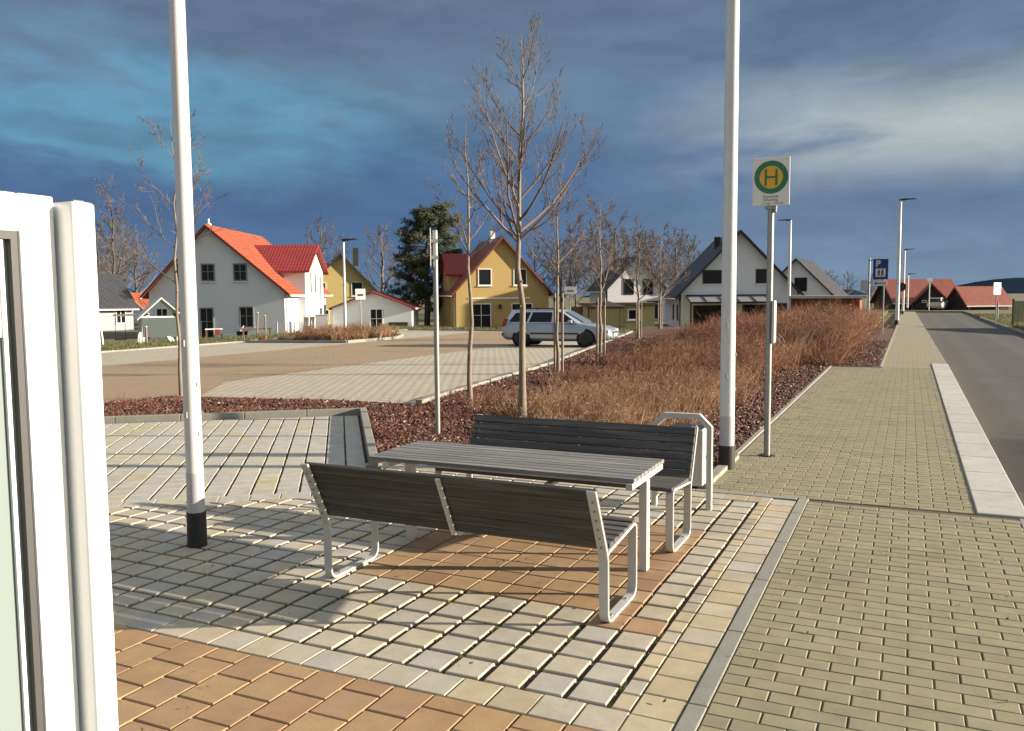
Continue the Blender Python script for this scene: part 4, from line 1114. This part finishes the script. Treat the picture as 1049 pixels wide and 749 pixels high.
# ------------------------------------------------------------------ houses
M_plaster_w = pm('white_plaster',(.66,.68,.70),.9,var=.06,scale=.5,bump=.15,bscale=60,dirt=.05)
M_plaster_y = pm('yellow_plaster',(.43,.30,.115),.9,var=.08,scale=.5,bump=.15,bscale=60)
M_plaster_m = pm('mustard_plaster',(.58,.45,.17),.9,var=.08,scale=.5)
M_plaster_o = pm('olive_plaster',(.36,.31,.135),.9,var=.12,scale=.6)
M_redtile = tile_mat('orange_red_tiles',(.36,.082,.031),(.29,.066,.027)); M_darkred = tile_mat('deep_red_tiles',(.26,.026,.02),(.21,.022,.018))
M_greytile = tile_mat('dark_grey_tiles',(.05,.052,.058),(.038,.04,.045)); M_blacktile = tile_mat('black_tiles',(.022,.023,.026),(.03,.03,.034))
M_trim = pm('white_trim',(.72,.72,.70),.5,var=.04); M_dark = pm('dark_timber',(.035,.028,.022),.8,var=.3,scale=3)
M_redwood = pm('red_brown_timber',(.24,.055,.03),.8,var=.3,scale=2,stretch=(8,8,.4)); M_brownwood = pm('brown_timber',(.15,.095,.06),.85,var=.35,scale=3,stretch=(8,8,.4))
M_redtrim = pm('red_brown_trim',(.15,.03,.02),.7,var=.1)
def face_xf(face, w, d):
    if face == 'front': return lambda a,o,z:(a,-o,z)
    if face == 'right': return lambda a,o,z:(w/2+o,a,z)
    return lambda a,o,z:(-w/2-o,d-a,z)
def window(par, xf, a, z, ww, hh, frame=M_trim, cross=True, sill=True, name='window', bars=1):
    def bx(m,a0,a1,z0,z1,o0,o1):
        p=[xf(a0,o0,z0),xf(a1,o1,z1)]; lo=tuple(min(p[0][i],p[1][i]) for i in range(3)); hi=tuple(max(p[0][i],p[1][i]) for i in range(3)); m.box(lo,hi)
    f=.085; m=MB()
    bx(m,a-ww/2,a-ww/2+f,z,z+hh,-.05,.05); bx(m,a+ww/2-f,a+ww/2,z,z+hh,-.05,.05)
    bx(m,a-ww/2+f,a+ww/2-f,z,z+f,-.05,.05); bx(m,a-ww/2+f,a+ww/2-f,z+hh-f,z+hh,-.05,.05)
    if cross:
        for k in range(bars): 
            q=a-ww/2+ww*(k+1)/(bars+1); bx(m,q-.025,q+.025,z+f,z+hh-f,0,.038)
        bx(m,a-ww/2+f,a+ww/2-f,z+hh*.55-.02,z+hh*.55+.02,.0,.034)
    o=m.build(name,frame,par)
    g=MB(); bx(g,a-ww/2+f,a+ww/2-f,z+f,z+hh-f,-.04,.012); g.build('pane',M_glassdark,o)
    if sill:
        s=MB(); bx(s,a-ww/2-.06,a+ww/2+.06,z-.07,z-.005,-.02,.11); s.build('sill',M_trim,o)
    return o
def gable_house(name,label,loc,rz,w,d,eave,ridge,wm,rm,over=.4,ov_end=.35,rx=0.0,trim=None,group=None,th=.16,base=-1.0):
    t=thing(name,label,'house',loc,rz,group)
    m=MB(); m.prism([(-w/2,base),(w/2,base),(w/2,eave),(rx,ridge),(-w/2,eave)],0,d,'y'); m.build('wall',wm,t)
    sl=(ridge-eave)/(w/2-rx); sr=(ridge-eave)/(w/2+rx)
    m=MB(); e=over
    pr=[(-w/2-e,eave-e*sr+.02),(rx,ridge+.02),(w/2+e,eave-e*sl+.02),(w/2+e,eave-e*sl+.02+th),(rx,ridge+.02+th*1.15),(-w/2-e,eave-e*sr+.02+th)]
    m.prism(pr,-ov_end,d+ov_end,'y'); roof=m.build('roof',rm,t)
    b=MB(); v=.05
    for s,(xe,se) in ((1,(w/2+e,sl)),(-1,(-w/2-e,sr))):
        b.bar((rx,-ov_end-.022,ridge+.02+th*.35),(xe,-ov_end-.022,eave-e*se+.02+th*.35),(.04),th*.9)
    b.build('verge_board',trim or M_trim,roof)
    for s in (-1,1):
        dp=MB(); dp.path([(s*(w/2+.07),.25,eave-.15),(s*(w/2+.07),.25,base)],[.05,.05],8); dp.build('downpipe',trim if trim==M_dark else M_greyband,t)
    gt=MB()
    for s,xe,se in ((1,w/2+e,sl),(-1,-w/2-e,sr)): gt.path([(xe+s*.06,-ov_end,eave-e*se+.02),(xe+s*.06,d+ov_end,eave-e*se+.02)],[.07,.07],8)
    gt.build('gutter',M_trim,roof)
    return t,roof
def place(px,dist,z=None):
    x,y=pol(px,dist); return (x,y,gz(x,y) if z is None else z)
def az(px): return -(math.atan2(px-524.5,870*1.003)+R(-25.02))

M_greyframe=pm('grey_window_frame',(.20,.215,.22),.5,var=.05)
def white_house():
    rz=az(222)-R(20.5); w,d=9.7,12.0
    t,roof=gable_house('house','white two storey house with orange red roof and cross gable',place(222,64),rz,w,d,3.35,7.85,M_plaster_w,M_redtile,over=.45,rx=-.55,trim=M_redtrim)
    fr=face_xf('front',w,d)
    for a in (-2.45,-.55,1.75): window(t,fr,a,4.05,.98,1.25,bars=1,frame=M_greyframe)
    window(t,fr,-2.7,.05,.95,2.15,name='glazed_door',sill=False,frame=M_greyframe); window(t,fr,-.75,.0,1.0,2.2,name='glazed_door',sill=False,frame=M_greyframe); window(t,fr,2.1,.75,1.05,1.5,frame=M_greyframe)
    window(t,face_xf('front',w,d),-3.95,.7,.9,1.5)
    # cross gable on the right hand eave wall
    g=MB(); y0,y1=3.3,8.7; ym=(y0+y1)/2
    x1=w/2+.62; xin=-.3
    g.prism([(y0,-1),(y1,-1),(y1,4.9),(ym,6.75),(y0,4.9)],xin,x1,'x'); dm=g.build('cross_gable',M_plaster_w,t)
    m=MB(); th=.15; sl=(6.75-4.9)/((y1-y0)/2); e=.35
    m.prism([(y0-e,4.9-e*sl+.02),(ym,6.77),(y1+e,4.9-e*sl+.02),(y1+e,4.92-e*sl+th),(ym,6.77+th*1.1),(y0-e,4.92-e*sl+th)],xin,x1+.4,'x')
    m.build('gable_roof',M_darkred_x,dm)
    rf=face_xf('right',w+1.24,d)
    for a,z,ww,hh in ((ym-1.2,3.15,.55,1.7),(ym+.1,3.15,.55,1.7),(ym+1.7,2.2,.5,2.4),(ym+1.6,0,.95,2.1)): window(t,rf,a,z,ww,hh,cross=False)
    m=MB(); m.box((-1.2,1.6,7.2),(-.9,1.9,8.25)); m.tube((-1.05,1.75,8.25),(-1.05,1.75,8.6),.07,.07,8); m.build('chimney',M_trim,roof)
def tile_mat_x(name,col,col2):
    m=tile_mat(name,col,col2)
    nt=m.node_tree; sep=[n for n in nt.nodes if n.type=='SEPXYZ'][0]
    for l in list(nt.links):
        if l.from_node==sep and l.from_socket.name=='Y':
            ts=l.to_socket; nt.links.remove(l); nt.links.new(sep.outputs[0],ts)
    return m
M_darkred_x=tile_mat_x('cross_gable_red_tiles',(.29,.020,.017),(.25,.018,.015))
white_house()

def yellow_house():
    rz=az(515)+R(13); w,d=8.1,9.5
    t,roof=gable_house('house','yellow gabled house with red roof behind the silver car',place(515,73),rz,w,d,3.3,7.75,M_plaster_y,tile_mat('brown_red_tiles',(.21,.055,.030),(.17,.045,.026)),over=.4,trim=M_redtrim)
    fr=face_xf('front',w,d)
    window(t,fr,-1.55,3.75,1.2,1.45,cross=False); window(t,fr,1.55,3.75,1.2,1.45,cross=False)
    window(t,fr,-1.9,.0,1.75,2.25,bars=1,name='patio_door',sill=False); window(t,fr,1.7,.8,1.9,1.45,cross=False)
    m=MB(); m.box((-.35,-.28,1.75),(-.15,-.02,2.15)); m.build('wall_lamp',M_dark,t,bevel=.03)
    m=MB(); m.box((-3.0,-.05,2.62),(2.4,-.003,2.74)); m.build('awning_rail',M_trim,t)
    g=MB(); y0,y1=3.2,6.4; ym=(y0+y1)/2; g.prism([(y0,-1),(y1,-1),(y1,4.9),(ym,6.5),(y0,4.9)],-w/2-.1,0,'x'); dm=g.build('cross_gable',M_plaster_y,t)
    m=MB(); m.prism([(y0-.3,4.62),(ym,6.53),(y1+.3,4.62),(y1+.3,4.78),(ym,6.7),(y0-.3,4.78)],-w/2-.4,0,'x'); m.build('gable_roof',M_darkred_x,dm)
    m=MB(); m.box((-.35,3.0,7.3),(.05,3.5,8.6)); m.build('chimney',M_trim,roof)
yellow_house()
def mustard_house():
    rz=az(352)-R(1); w,d=6.9,9
    t,roof=gable_house('house','mustard yellow house with grey roof behind the low white garage',place(350,90),rz,w,d,3.6,7.2,M_plaster_m,M_greytile,over=.9,trim=M_dark)
    fr=face_xf('front',w,d)
    window(t,fr,-2.1,3.0,1.1,1.4,cross=False); window(t,fr,1.6,2.95,1.2,1.5,cross=False); window(t,fr,-1.9,.2,1.2,1.4,cross=False)
    m=MB(); m.box((1.2,3,6.2),(1.8,3.6,8.1)); m.build('chimney',M_dark,roof)
mustard_house()
def garage():
    rz=az(385)-R(8); w,d=6.6,6.0
    t,roof=gable_house('garage','low white garage with thin red roof edge behind the shrub island',place(381,72),rz,w,d,1.95,3.2,M_plaster_w,M_darkred,over=.3,trim=M_redtrim,th=.1)
    t['category']='garage'
    fr=face_xf('front',w,d); window(t,fr,.35,.0,1.1,1.9,name='door',sill=False); 
    m=MB(); m.box((1.4,-.5,-.9),(3.0,-.02,.75)); m.build('lean_to_box',M_dark,t,bevel=.02)
garage()
def big_white():
    rz=az(757)+R(11); w,d=9.6,12
    t,roof=gable_house('house','large white house with black roof and glass terrace canopy',place(757,74),rz,w,d,3.05,8.0,M_plaster_w,M_blacktile,over=.55,trim=M_dark,ov_end=.5)
    fr=face_xf('front',w,d)
    window(t,fr,-2.2,3.75,1.65,1.15,cross=False,frame=M_dark); window(t,fr,2.0,3.75,1.3,1.2,cross=False,frame=M_dark)
    window(t,fr,-2.6,.05,2.4,1.9,cross=False,frame=M_dark,sill=False,name='patio_door'); window(t,fr,1.5,.3,2.4,1.7,cross=False,frame=M_dark); window(t,fr,3.6,.0,1.0,2.1,cross=False,frame=M_dark,sill=False,name='door')
    lf=face_xf('left',w,d)
    window(t,lf,d-2.2,.6,.9,1.4,cross=False,frame=M_dark); window(t,lf,d-5.2,.6,.9,1.4,cross=False,frame=M_dark)
    m=MB(); m.box((-1.3,4.5,6.0),(-.85,4.95,7.95)); m.build('chimney',M_dark,roof)
    c=MB(); fx0,fx1=-4.4,2.2
    for k in range(6):
        x=fx0+(fx1-fx0)*k/5; c.bar((x,-.05,2.75),(x,-3.0,2.2),.09,.12)
    c.bar((fx0,-3.0,2.2),(fx1,-3.0,2.2),.12,.16); c.bar((fx0,-.08,2.78),(fx1,-.08,2.78),.1,.14)
    for x in (fx0,(fx0+fx1)/2,fx1): c.box((x-.06,-3.06,-1),(x+.06,-2.94,2.15))
    cn=c.build('canopy',M_dark,t)
    g=MB(); g.add([(fx0,-.1,2.73),(fx1,-.1,2.73),(fx1,-3.0,2.18),(fx0,-3.0,2.18),(fx0,-.1,2.745),(fx1,-.1,2.745),(fx1,-3.0,2.195),(fx0,-3.0,2.195)],[(0,1,2,3),(7,6,5,4),(0,4,5,1),(1,5,6,2),(2,6,7,3),(3,7,4,0)])
    g.build('canopy_glass',pm('canopy_glass',(.22,.235,.25),.35,var=.05),cn)
big_white()
def small_houses():
    rz=az(655)+R(16)
    t,roof=gable_house('house','small white house with black roof behind the olive flat shed',place(652,96),rz,6.6,9,3.6,7.0,M_plaster_w,M_blacktile,over=.4,trim=M_dark)
    fr=face_xf('front',6.6,9); window(t,fr,-.9,2.9,1.2,1.75,cross=False,frame=M_dark,sill=False); window(t,fr,1.3,2.9,1.2,1.75,cross=False,frame=M_dark,sill=False); window(t,fr,1.9,.2,1.3,2.0,cross=False,frame=M_dark,sill=False)
    m=MB(); disc(m,(-2.6,5.9),0,.55,-.45,-.36,20); m.tube((-2.6,-.4,5.9),(-2.3,.2,4.9),.04,.04,6); m.build('satellite_dish',M_dark,roof)
    rz=az(822)-R(10)
    t,roof=gable_house('house','white gabled house half hidden behind the big white house',place(815,97),rz,7.2,10,2.9,6.5,M_plaster_w,M_blacktile,over=.4,trim=M_dark)
    fr=face_xf('front',7.2,10); window(t,fr,.5,3.1,1.3,1.5,cross=False,frame=M_dark); window(t,fr,1.9,.3,1.1,1.6,cross=False,frame=M_dark)
    rz=az(98)-R(72)
    t,roof=gable_house('house','pale house with grey roof behind the garden swing at far left',place(66,88),rz,8.0,4.6,2.2,5.0,pm('shaded_plaster',(.33,.345,.36),.9,var=.08,scale=.5),M_greytile,over=.5)  # white wall; its shade is put into the grey plaster colour
    fr=face_xf('right',8.0,4.6); window(t,fr,1.2,.6,.9,1.3,cross=False); window(t,fr,3.5,.6,.9,1.3)
    # low house whose red roof shows beside the swing
    t,roof=gable_house('house','small house with red roof glimpsed behind the playhouse',place(131,116),az(136)-R(35),5,6,1.3,3.4,M_plaster_w,M_redtile)
small_houses()
def sheds():
    t=thing('flat_shed','olive yellow flat roofed shed behind the silver car','shed',place(634,66),az(634)+R(5))
    m=MB(); m.box((-2.75,0,-.9),(2.75,4,2.1)); m.build('wall',M_plaster_o,t)
    m=MB(); m.box((-2.95,-.2,2.1),(2.95,4.2,2.28)); m.build('roof',M_brownwood,t)
    window(t,face_xf('front',5.5,4),1.15,.95,.95,.85,cross=False)
    m=MB(); m.box((-3.7,.3,-.9),(-2.76,.42,2.0)); m.build('side_fence',M_brownwood,t)
    t=thing('garden_shed','red brown timber shed with pale flat roof near the parking sign','shed',place(845,63),az(845)-R(4))
    m=MB(); m.box((-2.25,0,-.9),(2.25,4.5,1.85)); m.build('wall',M_redwood,t)
    m=MB(); m.box((-2.35,-.35,1.85),(2.75,4.7,2.05)); m.build('roof',pm('pale_roof_felt',(.42,.41,.38),.8,var=.15),t,bevel=.02)
    m=MB()
    for k in range(18): m.box((-2.25+.25*k+.11,-.022,-.9),(-2.25+.25*k+.14,-.002,1.84))
    m.build('cover_strips',M_redwood,t)
    window(t,face_xf('front',4.5,4.5),-.2,.9,.9,.7,frame=M_redwood,cross=False)
    m=MB(); m.box((2.5,-.3,-.9),(2.62,-.18,1.85)); m.build('corner_post',M_trim,t)
    t=thing('gazebo','brown metal gazebo frame in front of the olive shed','gazebo',place(623,55),az(623)+R(8))
    m=MB()
    for sx in (-1,1):
        for sy in (0,1.8): m.box((sx*1.05-.05,sy-.05,-.9),(sx*1.05+.05,sy+.05,1.5))
    for y in (0,1.8): m.bar((-1.15,y,1.5),(1.15,y,1.5),.07,.09)
    for x in (-1.1,1.1): m.bar((x,0,1.5),(x,1.8,1.5),.07,.09)
    m.box((-1.0,-.03,.25),(1.0,.03,.31)); m.build('frame',M_brownwood,t)
    m=MB(); m.add([(-1.2,-.15,1.6),(1.2,-.15,1.6),(1.2,1.95,1.6),(-1.2,1.95,1.6),(0,.9,1.98),(-1.2,-.15,1.55),(1.2,-.15,1.55),(1.2,1.95,1.55),(-1.2,1.95,1.55)],[(0,1,4),(1,2,4),(2,3,4),(3,0,4),(0,5,6,1),(1,6,7,2),(2,7,8,3),(3,8,5,0),(5,8,7,6)])
    m.build('roof',M_dark,t)
sheds()
M_barntile = tile_mat('barn_tiles',(.26,.056,.030),(.20,.045,.026))
def barns():
    # timber barns with red roofs at the end of the road
    rz=R(-4)
    def barn(label,x,y,w,d,eave,ridge,rot,open_=True):
        t,roof=gable_house('barn',label,(x,y,-.05),rot,w,d,eave,ridge,M_dark,M_barntile,over=.5,trim=M_redwood,base=-.2)
        t['category']='barn'; return t
    t=barn('big dark timber barn with the tallest red roof across the end of the road',-3.0,119.5,6.2,8.2,1.1,3.6,R(-66))
    t=barn('dark timber barn front with a red gabled roof behind the white car',2.35,113.2,3.9,4.5,.85,2.95,R(3))
    fr=face_xf('front',3.9,4.5)
    window(t,fr,-.75,.85,.5,.32,cross=False,sill=False); window(t,fr,.75,.85,.5,.32,cross=False,sill=False)
    t=barn('low dark timber barn with red roof slope to the right of the gabled barn front',5.0,111.5,3.5,5.2,.9,2.55,R(-58))
    t=thing('farm_shed','long pale grey farm building far behind the right verge','building',(33,155,0),R(-8))
    m=MB(); m.box((-14,0,0),(14,8,1.6)); m.build('wall',pm('pale_sheet',(.5,.5,.48),.6,var=.1),t)
    m=MB(); m.prism([(-.4,1.6),(4,2.7),(8.4,1.6),(8.4,1.75),(4,2.85),(-.4,1.75)],-14.3,14.3,'x'); m.build('roof',pm('pale_sheet_roof',(.55,.55,.53),.5,var=.1),t)
    t=thing('satellite_dish','white dish on a pole in front of the red barn roof','dish',(2.0,107,0))
    m=MB(); m.tube((0,0,-.05),(0,0,3.1),.05,.05,8); m.build('pole',M_trim,t)
    m=MB(); m.path([(0,-.1,3.42),(0,-.02,3.36),(0,.06,3.28)],[.30,.22,.05],16); m.build('bowl',M_signbright,t)
barns()
def garden_wall():
    t=thing('garden_fence','olive grey board fence along the right grass verge','fence',(5.55,58,0))
    m=MB(); L=46; a=Vector((0,0,0)); dx,dy=.55,-.835
    for k in range(60):
        p=Vector((dx,dy,0))*(k*.3)*1.0; q=p+Vector((dx,dy,0))*.292
        m.bar((p.x,p.y,.86),(q.x,q.y,.86),.03,1.25,up=(0,0,1))
    for v in m.v: pass
    m.build('boards',pm('olive_boards',(.27,.25,.155),.85,var=.25,scale=1.5,island=.1),t)
    for k in range(10):
        m=MB(); p=Vector((dx,dy,0))*(k*1.8); m.box((p.x-.05,p.y-.05,-.05),(p.x+.05,p.y+.05,1.6)); m.build('post',M_brownwood,t)
garden_wall()
def garden_bits():
    # playhouse with tarpaulin, swing, chair, table and fence posts by the white house
    x,y=pol(165,52); t=thing('playhouse','garden playhouse with steep white roof and grey tarpaulin front','playhouse',(x,y,gz(x,y)),az(165)+R(6))
    m=MB()
    for sx in (-1,1):
        for sy in (0,1.7): m.box((sx*1.0-.05,sy-.05,-.3),(sx*1.0+.05,sy+.05,1.75))
    m.box((-1.05,-.04,1.68),(1.05,.04,1.78)); m.build('posts',M_trim,t)
    m=MB(); m.prism([(-1.3,1.55),(0,2.75),(1.3,1.55),(1.3,1.63),(0,2.85),(-1.3,1.63)],-.25,2.0,'y'); m.build('roof',pm('pale_sheet_roof',(.55,.55,.53),.5,var=.1),t)
    m=MB(); m.prism([(-1.02,1.70),(.9,1.70),(.94,.62),(.2,.58),(-.98,.62)],-.075,-.05,'y'); m.build('tarpaulin',pm('grey_green_tarp',(.075,.10,.098),.75,var=.1,bump=.3,bscale=4),t)
    m=MB(); m.bar((.35,-.06,.62),(.75,-.55,-.2),.35,.04); m.build('slide',M_signbright,t)
    x,y=pol(122,53); t=thing('garden_swing','white A frame garden swing on the lawn at far left','swing',(x,y,gz(x,y)),az(122)+R(20))
    m=MB()
    for sx in (-1.1,1.1):
        for sy in (-.75,.75): m.tube((sx*1.08,sy,-.2),(sx,0,1.95),.05,.045,8)
    m.tube((-1.2,0,1.95),(1.2,0,1.95),.05,.05,8); m.build('frame',M_trim,t)
    m=MB(); m.box((-.3,-.12,.55),(.3,.12,.59)); 
    for s in (-.27,.27): m.tube((s,0,.58),(s,0,1.93),.012,.012,5)
    m.build('seat',M_dark,t)
    x,y=pol(236,60); t=thing('garden_chair','white reclined garden chair beside the glazed door','chair',(x,y,gz(x,y)),az(236))
    m=MB(); m.bar((-.4,0,.42),(.5,0,.42),.5,.05); m.bar((.45,0,.42),(.8,0,1.0),.5,.05); m.build('seat',M_signbright,t)
    for sx in (-.35,.4):
        for sy in (-.2,.2): m=MB(); m.tube((sx,sy,0),(sx,sy,.42),.03,.03,6); m.build('leg',M_signbright,t)
    x,y=pol(218,60); t=thing('garden_table','small garden table with a red cloth by the white house door','table',(x,y,gz(x,y)),az(218))
    m=MB(); m.box((-.55,-.35,.78),(.55,.35,.84)); m.build('top',M_signbright,t)
    m=MB(); m.box((.05,-.39,.42),(.36,-.365,.8)); m.build('red_cloth',pm('red_cloth',(.18,.02,.02),.8),t)
    for sx in (-.48,.48):
        for sy in (-.3,.3): m=MB(); m.box((sx-.04,sy-.04,0),(sx+.04,sy+.04,.78)); m.build('leg',M_brownwood,t)
    x,y=pol(262,59); t=thing('garden_workbench','dark wooden bench table under the right ground floor window','table',(x,y,gz(x,y)),az(262))
    m=MB(); m.box((-.95,-.35,.75),(.95,.35,.83)); m.build('top',M_brownwood,t)
    for sx in (-.85,.85):
        for sy in (-.3,.3): m=MB(); m.box((sx-.05,sy-.05,0),(sx+.05,sy+.05,.75)); m.build('leg',M_brownwood,t)
    x,y=pol(247,60); t=thing('storage_box','dark plastic garden box beside the white chair','box',(x,y,gz(x,y)),az(247))
    m=MB(); m.box((-.35,-.3,0),(.35,.3,.55)); m.build('box',M_dark,t,bevel=.03); m=MB(); m.box((-.38,-.33,.55),(.38,.33,.63)); m.build('lid',M_rubber,t,bevel=.02)
    for i,(px,d,h,lab) in enumerate(((148.5,46,1.0,'pale short post at the lawn edge below the playhouse'),(271,57,1.6,'pale post standing right of the workbench'),(262,56,1.8,'thin leaning white post in front of the workbench'))):
        x,y=pol(px,d); t=thing('garden_post',lab,'post',(x,y,gz(x,y)-.05),0,'pale posts in the garden of the white house')
        m=MB(); m.tube((0,0,0),(0.0 if i<2 else .12,0,h),.045,.045,8); m.build('shaft',M_stake,t); m=MB(); m.tube((0 if i<2 else .12,0,h),(0 if i<2 else .12,0,h+.04),.055,.03,8); m.build('cap',M_trim,t)
    # wire fence behind the island
    a=pol(283,58); b=pol(335,60); t=thing('wire_fence','grey wire mesh garden fence right of the white house','fence',(a[0],a[1],gz(*a)))
    m=MB(); d=Vector((b[0]-a[0],b[1]-a[1],0))
    for k in range(9):
        z=.15+k*.11; m.tube((0,0,z),(d.x,d.y,z),.012,.012,4)
    for k in range(26):
        p=d*(k/25); m.tube((p.x,p.y,.1),(p.x,p.y,1.08),.010,.010,4)
    m.build('mesh',M_galv,t)
    for k in range(4): m=MB(); p=d*(k/3); m.box((p.x-.03,p.y-.03,-.1),(p.x+.03,p.y+.03,1.15)); m.build('post',M_galv,t)
    x,y=pol(329,63); t=thing('utility_box','light grey cabinet against the corner of the white house','cabinet',(x,y,gz(x,y)),az(329))
    m=MB(); m.box((-.45,-.2,0),(.45,.2,1.5)); m.build('body',M_signback,t,bevel=.02); m=MB(); m.box((-.48,-.24,1.5),(.48,.24,1.57)); m.build('lid',M_signback,t)
    for i,(px,d,c,lab) in enumerate(((318,60,M_stake,'leaning wooden board against the white house wall'),(312,60,M_stake,'second wooden board leaning nearer the house corner'))):
        x,y=pol(px,d); t=thing('wooden_board',lab,'board',(x,y,gz(x,y)),az(px)); m=MB(); m.bar((0,0,0),(.1,.45,1.35),.35,.05); m.build('plank',c,t); m=MB(); m.bar((0,-.03,.4),(.03,.11,.75),.37,.02); m.build('batten',M_brownwood,t)
garden_bits()

# ------------------------------------------------------------------ far hills, grass tufts, moss
def hills():
    m=pm('hazed_wooded_hill',(.016,.028,.048),1.0,var=.25,scale=.01,spec=0.0)  # blue haze of distance is put into the navy base colour
    mb=MB(); nx,ny=60,6
    for (X0,X1,Y0,Y1,H,sd) in ((-30,1500,1250,1900,27,1),(-420,-30,1000,1300,7,2)):
        vs=[];rr=random.Random(sd); ph=[rr.uniform(0,6.28) for _ in range(4)]
        for j in range(ny+1):
            for i in range(nx+1):
                fx=i/nx; fy=j/ny; x=X0+(X1-X0)*fx; y=Y0+(Y1-Y0)*fy
                e=sm(min(fx/.12,1))*sm(min((1-fx)/.1,1))*math.sin(math.pi*fy)
                h=H*(.72+.16*math.sin(fx*9+ph[0])+.08*math.sin(fx*23+ph[1])+.04*math.sin(fx*57+ph[2]))
                vs.append((x,y,-3+(h+3)*e))
        n=nx+1; mb.add(vs,[(j*n+i,j*n+i+1,(j+1)*n+i+1,(j+1)*n+i) for j in range(ny) for i in range(nx)])
    struct(mb.build('hills',m,smooth=True))
hills()
def grass():
    m, nt, b = new_mat('grass_blades'); ri=nt.node('ShaderNodeNewGeometry').outputs['Random Per Island']
    nt.l.new(nt.ramp(ri,[(0,(.05,.07,.02)),(.5,(.09,.105,.03)),(.85,(.16,.14,.06)),(1,(.26,.21,.11))]),b.inputs['Base Color']); b.inputs['Roughness'].default_value=.85
    n=26000; x=rng.uniform(-48,-27.8,n); y=rng.uniform(18,62,n)
    n2=9000; x2=rng.uniform(-36,-14,n2); y2=rng.uniform(44.3,64,n2)
    n3=9000; x3=5.4+rng.uniform(0,1,n3)**1.5*7; y3=rng.uniform(30,88,n3)
    px=np.concatenate([x,x2,x3]); py=np.concatenate([y,y2,y3])
    z=np.array([gz(a,c) if a<5 else .0 for a,c in zip(px,py)])
    L=rng.uniform(.07,.2,len(px)); L[rng.uniform(0,1,len(px))<.03]*=2.2
    D=np.stack([rng.normal(0,.45,len(px)),rng.normal(0,.45,len(px)),np.ones(len(px))],1)
    V_,Q,T,_,_=twigs(np.stack([px,py,z],1),D,L,np.full(len(px),.018))
    o=np_mesh('grass',V_,Q,T,m); tag(o,'rough winter grass on the lawns and the right verge','grass',kind='stuff')
    # moss cushions in the paving joints
    mm, nt, b = new_mat('joint_moss'); ri=nt.node('ShaderNodeNewGeometry').outputs['Random Per Island']
    nt.l.new(nt.ramp(ri,[(0,(.10,.12,.015)),(1,(.22,.22,.03))]),b.inputs['Base Color']); b.inputs['Roughness'].default_value=.9
    P=[]
    spots=[(-.82,5.6),(-.822,4.1),(-.822,4.85),(-.935,4.2),(-1.275,3.83),(-1.745,3.82),(-2.45,3.82),(-1.275,4.05),(-.935,3.95),(-.822,6.4),(-2.2,3.95),(-3.4,3.83),(-.823,7.3)]
    spots+=[(-.826+rng.normal(0,.004),rng.uniform(3.8,8.4)) for _ in range(26)]+[(-.936,rng.uniform(3.8,8.3)) for _ in range(10)]+[(-1.275-.235*rng.integers(0,12),3.82+.235*rng.integers(0,5)+rng.normal(0,.02)) for _ in range(16)]
    for sx,sy in spots:
        k=rng.integers(25,130); P.append(np.stack([sx+rng.normal(0,.008,k),sy+rng.normal(0,.03,k),np.full(k,-.015)],1))
    P=np.concatenate(P); D=np.stack([rng.normal(0,.6,len(P)),rng.normal(0,.6,len(P)),np.ones(len(P))],1)
    V_,Q,T,_,_=twigs(P,D,rng.uniform(.008,.022,len(P)),np.full(len(P),.0016))
    o=np_mesh('moss',V_,Q,T,mm); tag(o,'small tufts of green moss in the paving joints','moss',kind='stuff')
    # gravel grit in the wide joints
    k=14000; gx=rng.uniform(-5.5,-.95,k); gy=rng.uniform(3.8,8.4,k)
    fx=np.mod(-1.275-gx,.235); fy=np.mod(gy-3.81,.235)
    keep=((np.minimum(fx,.235-fx)<.013)|(np.minimum(fy,.235-fy)<.010))&(gx<-1.26)&~((gx>-3.66)&(gx<-1.5)&(gy>5)&(gy<7))
    keep|=(gx>-1.285)&(gx<-1.262)
    gx,gy=gx[keep],gy[keep]
    uvs=np.stack([(gx-C0.x)*U.x+(gy-C0.y)*U.y,(gx-C0.x)*V.x+(gy-C0.y)*V.y],1); kk=(uvs[:,0]<-.1)|(uvs[:,1]>5.9); gx,gy=gx[kk],gy[kk]
    gm, nt, b = new_mat('joint_grit'); ri=nt.node('ShaderNodeNewGeometry').outputs['Random Per Island']
    nt.l.new(nt.ramp(ri,[(0,(.03,.024,.018)),(.7,(.085,.062,.044)),(1,(.24,.20,.15))]),b.inputs['Base Color']); b.inputs['Roughness'].default_value=.9
    q=420; lx=np.concatenate([rng.uniform(-6,.9,q), -1.80+np.abs(rng.normal(0,.16,260)), rng.uniform(.45,.6,90)]); ly=np.concatenate([1.5+rng.uniform(0,1,q)**1.4*20, rng.uniform(10.6,24.8,260), rng.uniform(9,25,90)])
    uq=(lx-C0.x)*U.x+(ly-C0.y)*U.y; keep=~((ly>8.3)&(lx<-1.85)); lx,ly=lx[keep],ly[keep]
    lo=chips('leaf_litter',lx,ly,.004,.016,pm('litter_brown',(.13,.075,.04),.9,var=.5,scale=20,island=.6),.12); tag(lo,'scattered bits of bark and dry leaf on the paving','leaf litter',kind='stuff')
    o=chips('joint_gravel',gx,gy,-.020,.008,gm,.6); tag(o,'fine brown grit lying in the open paving joints','gravel',kind='stuff')
grass()
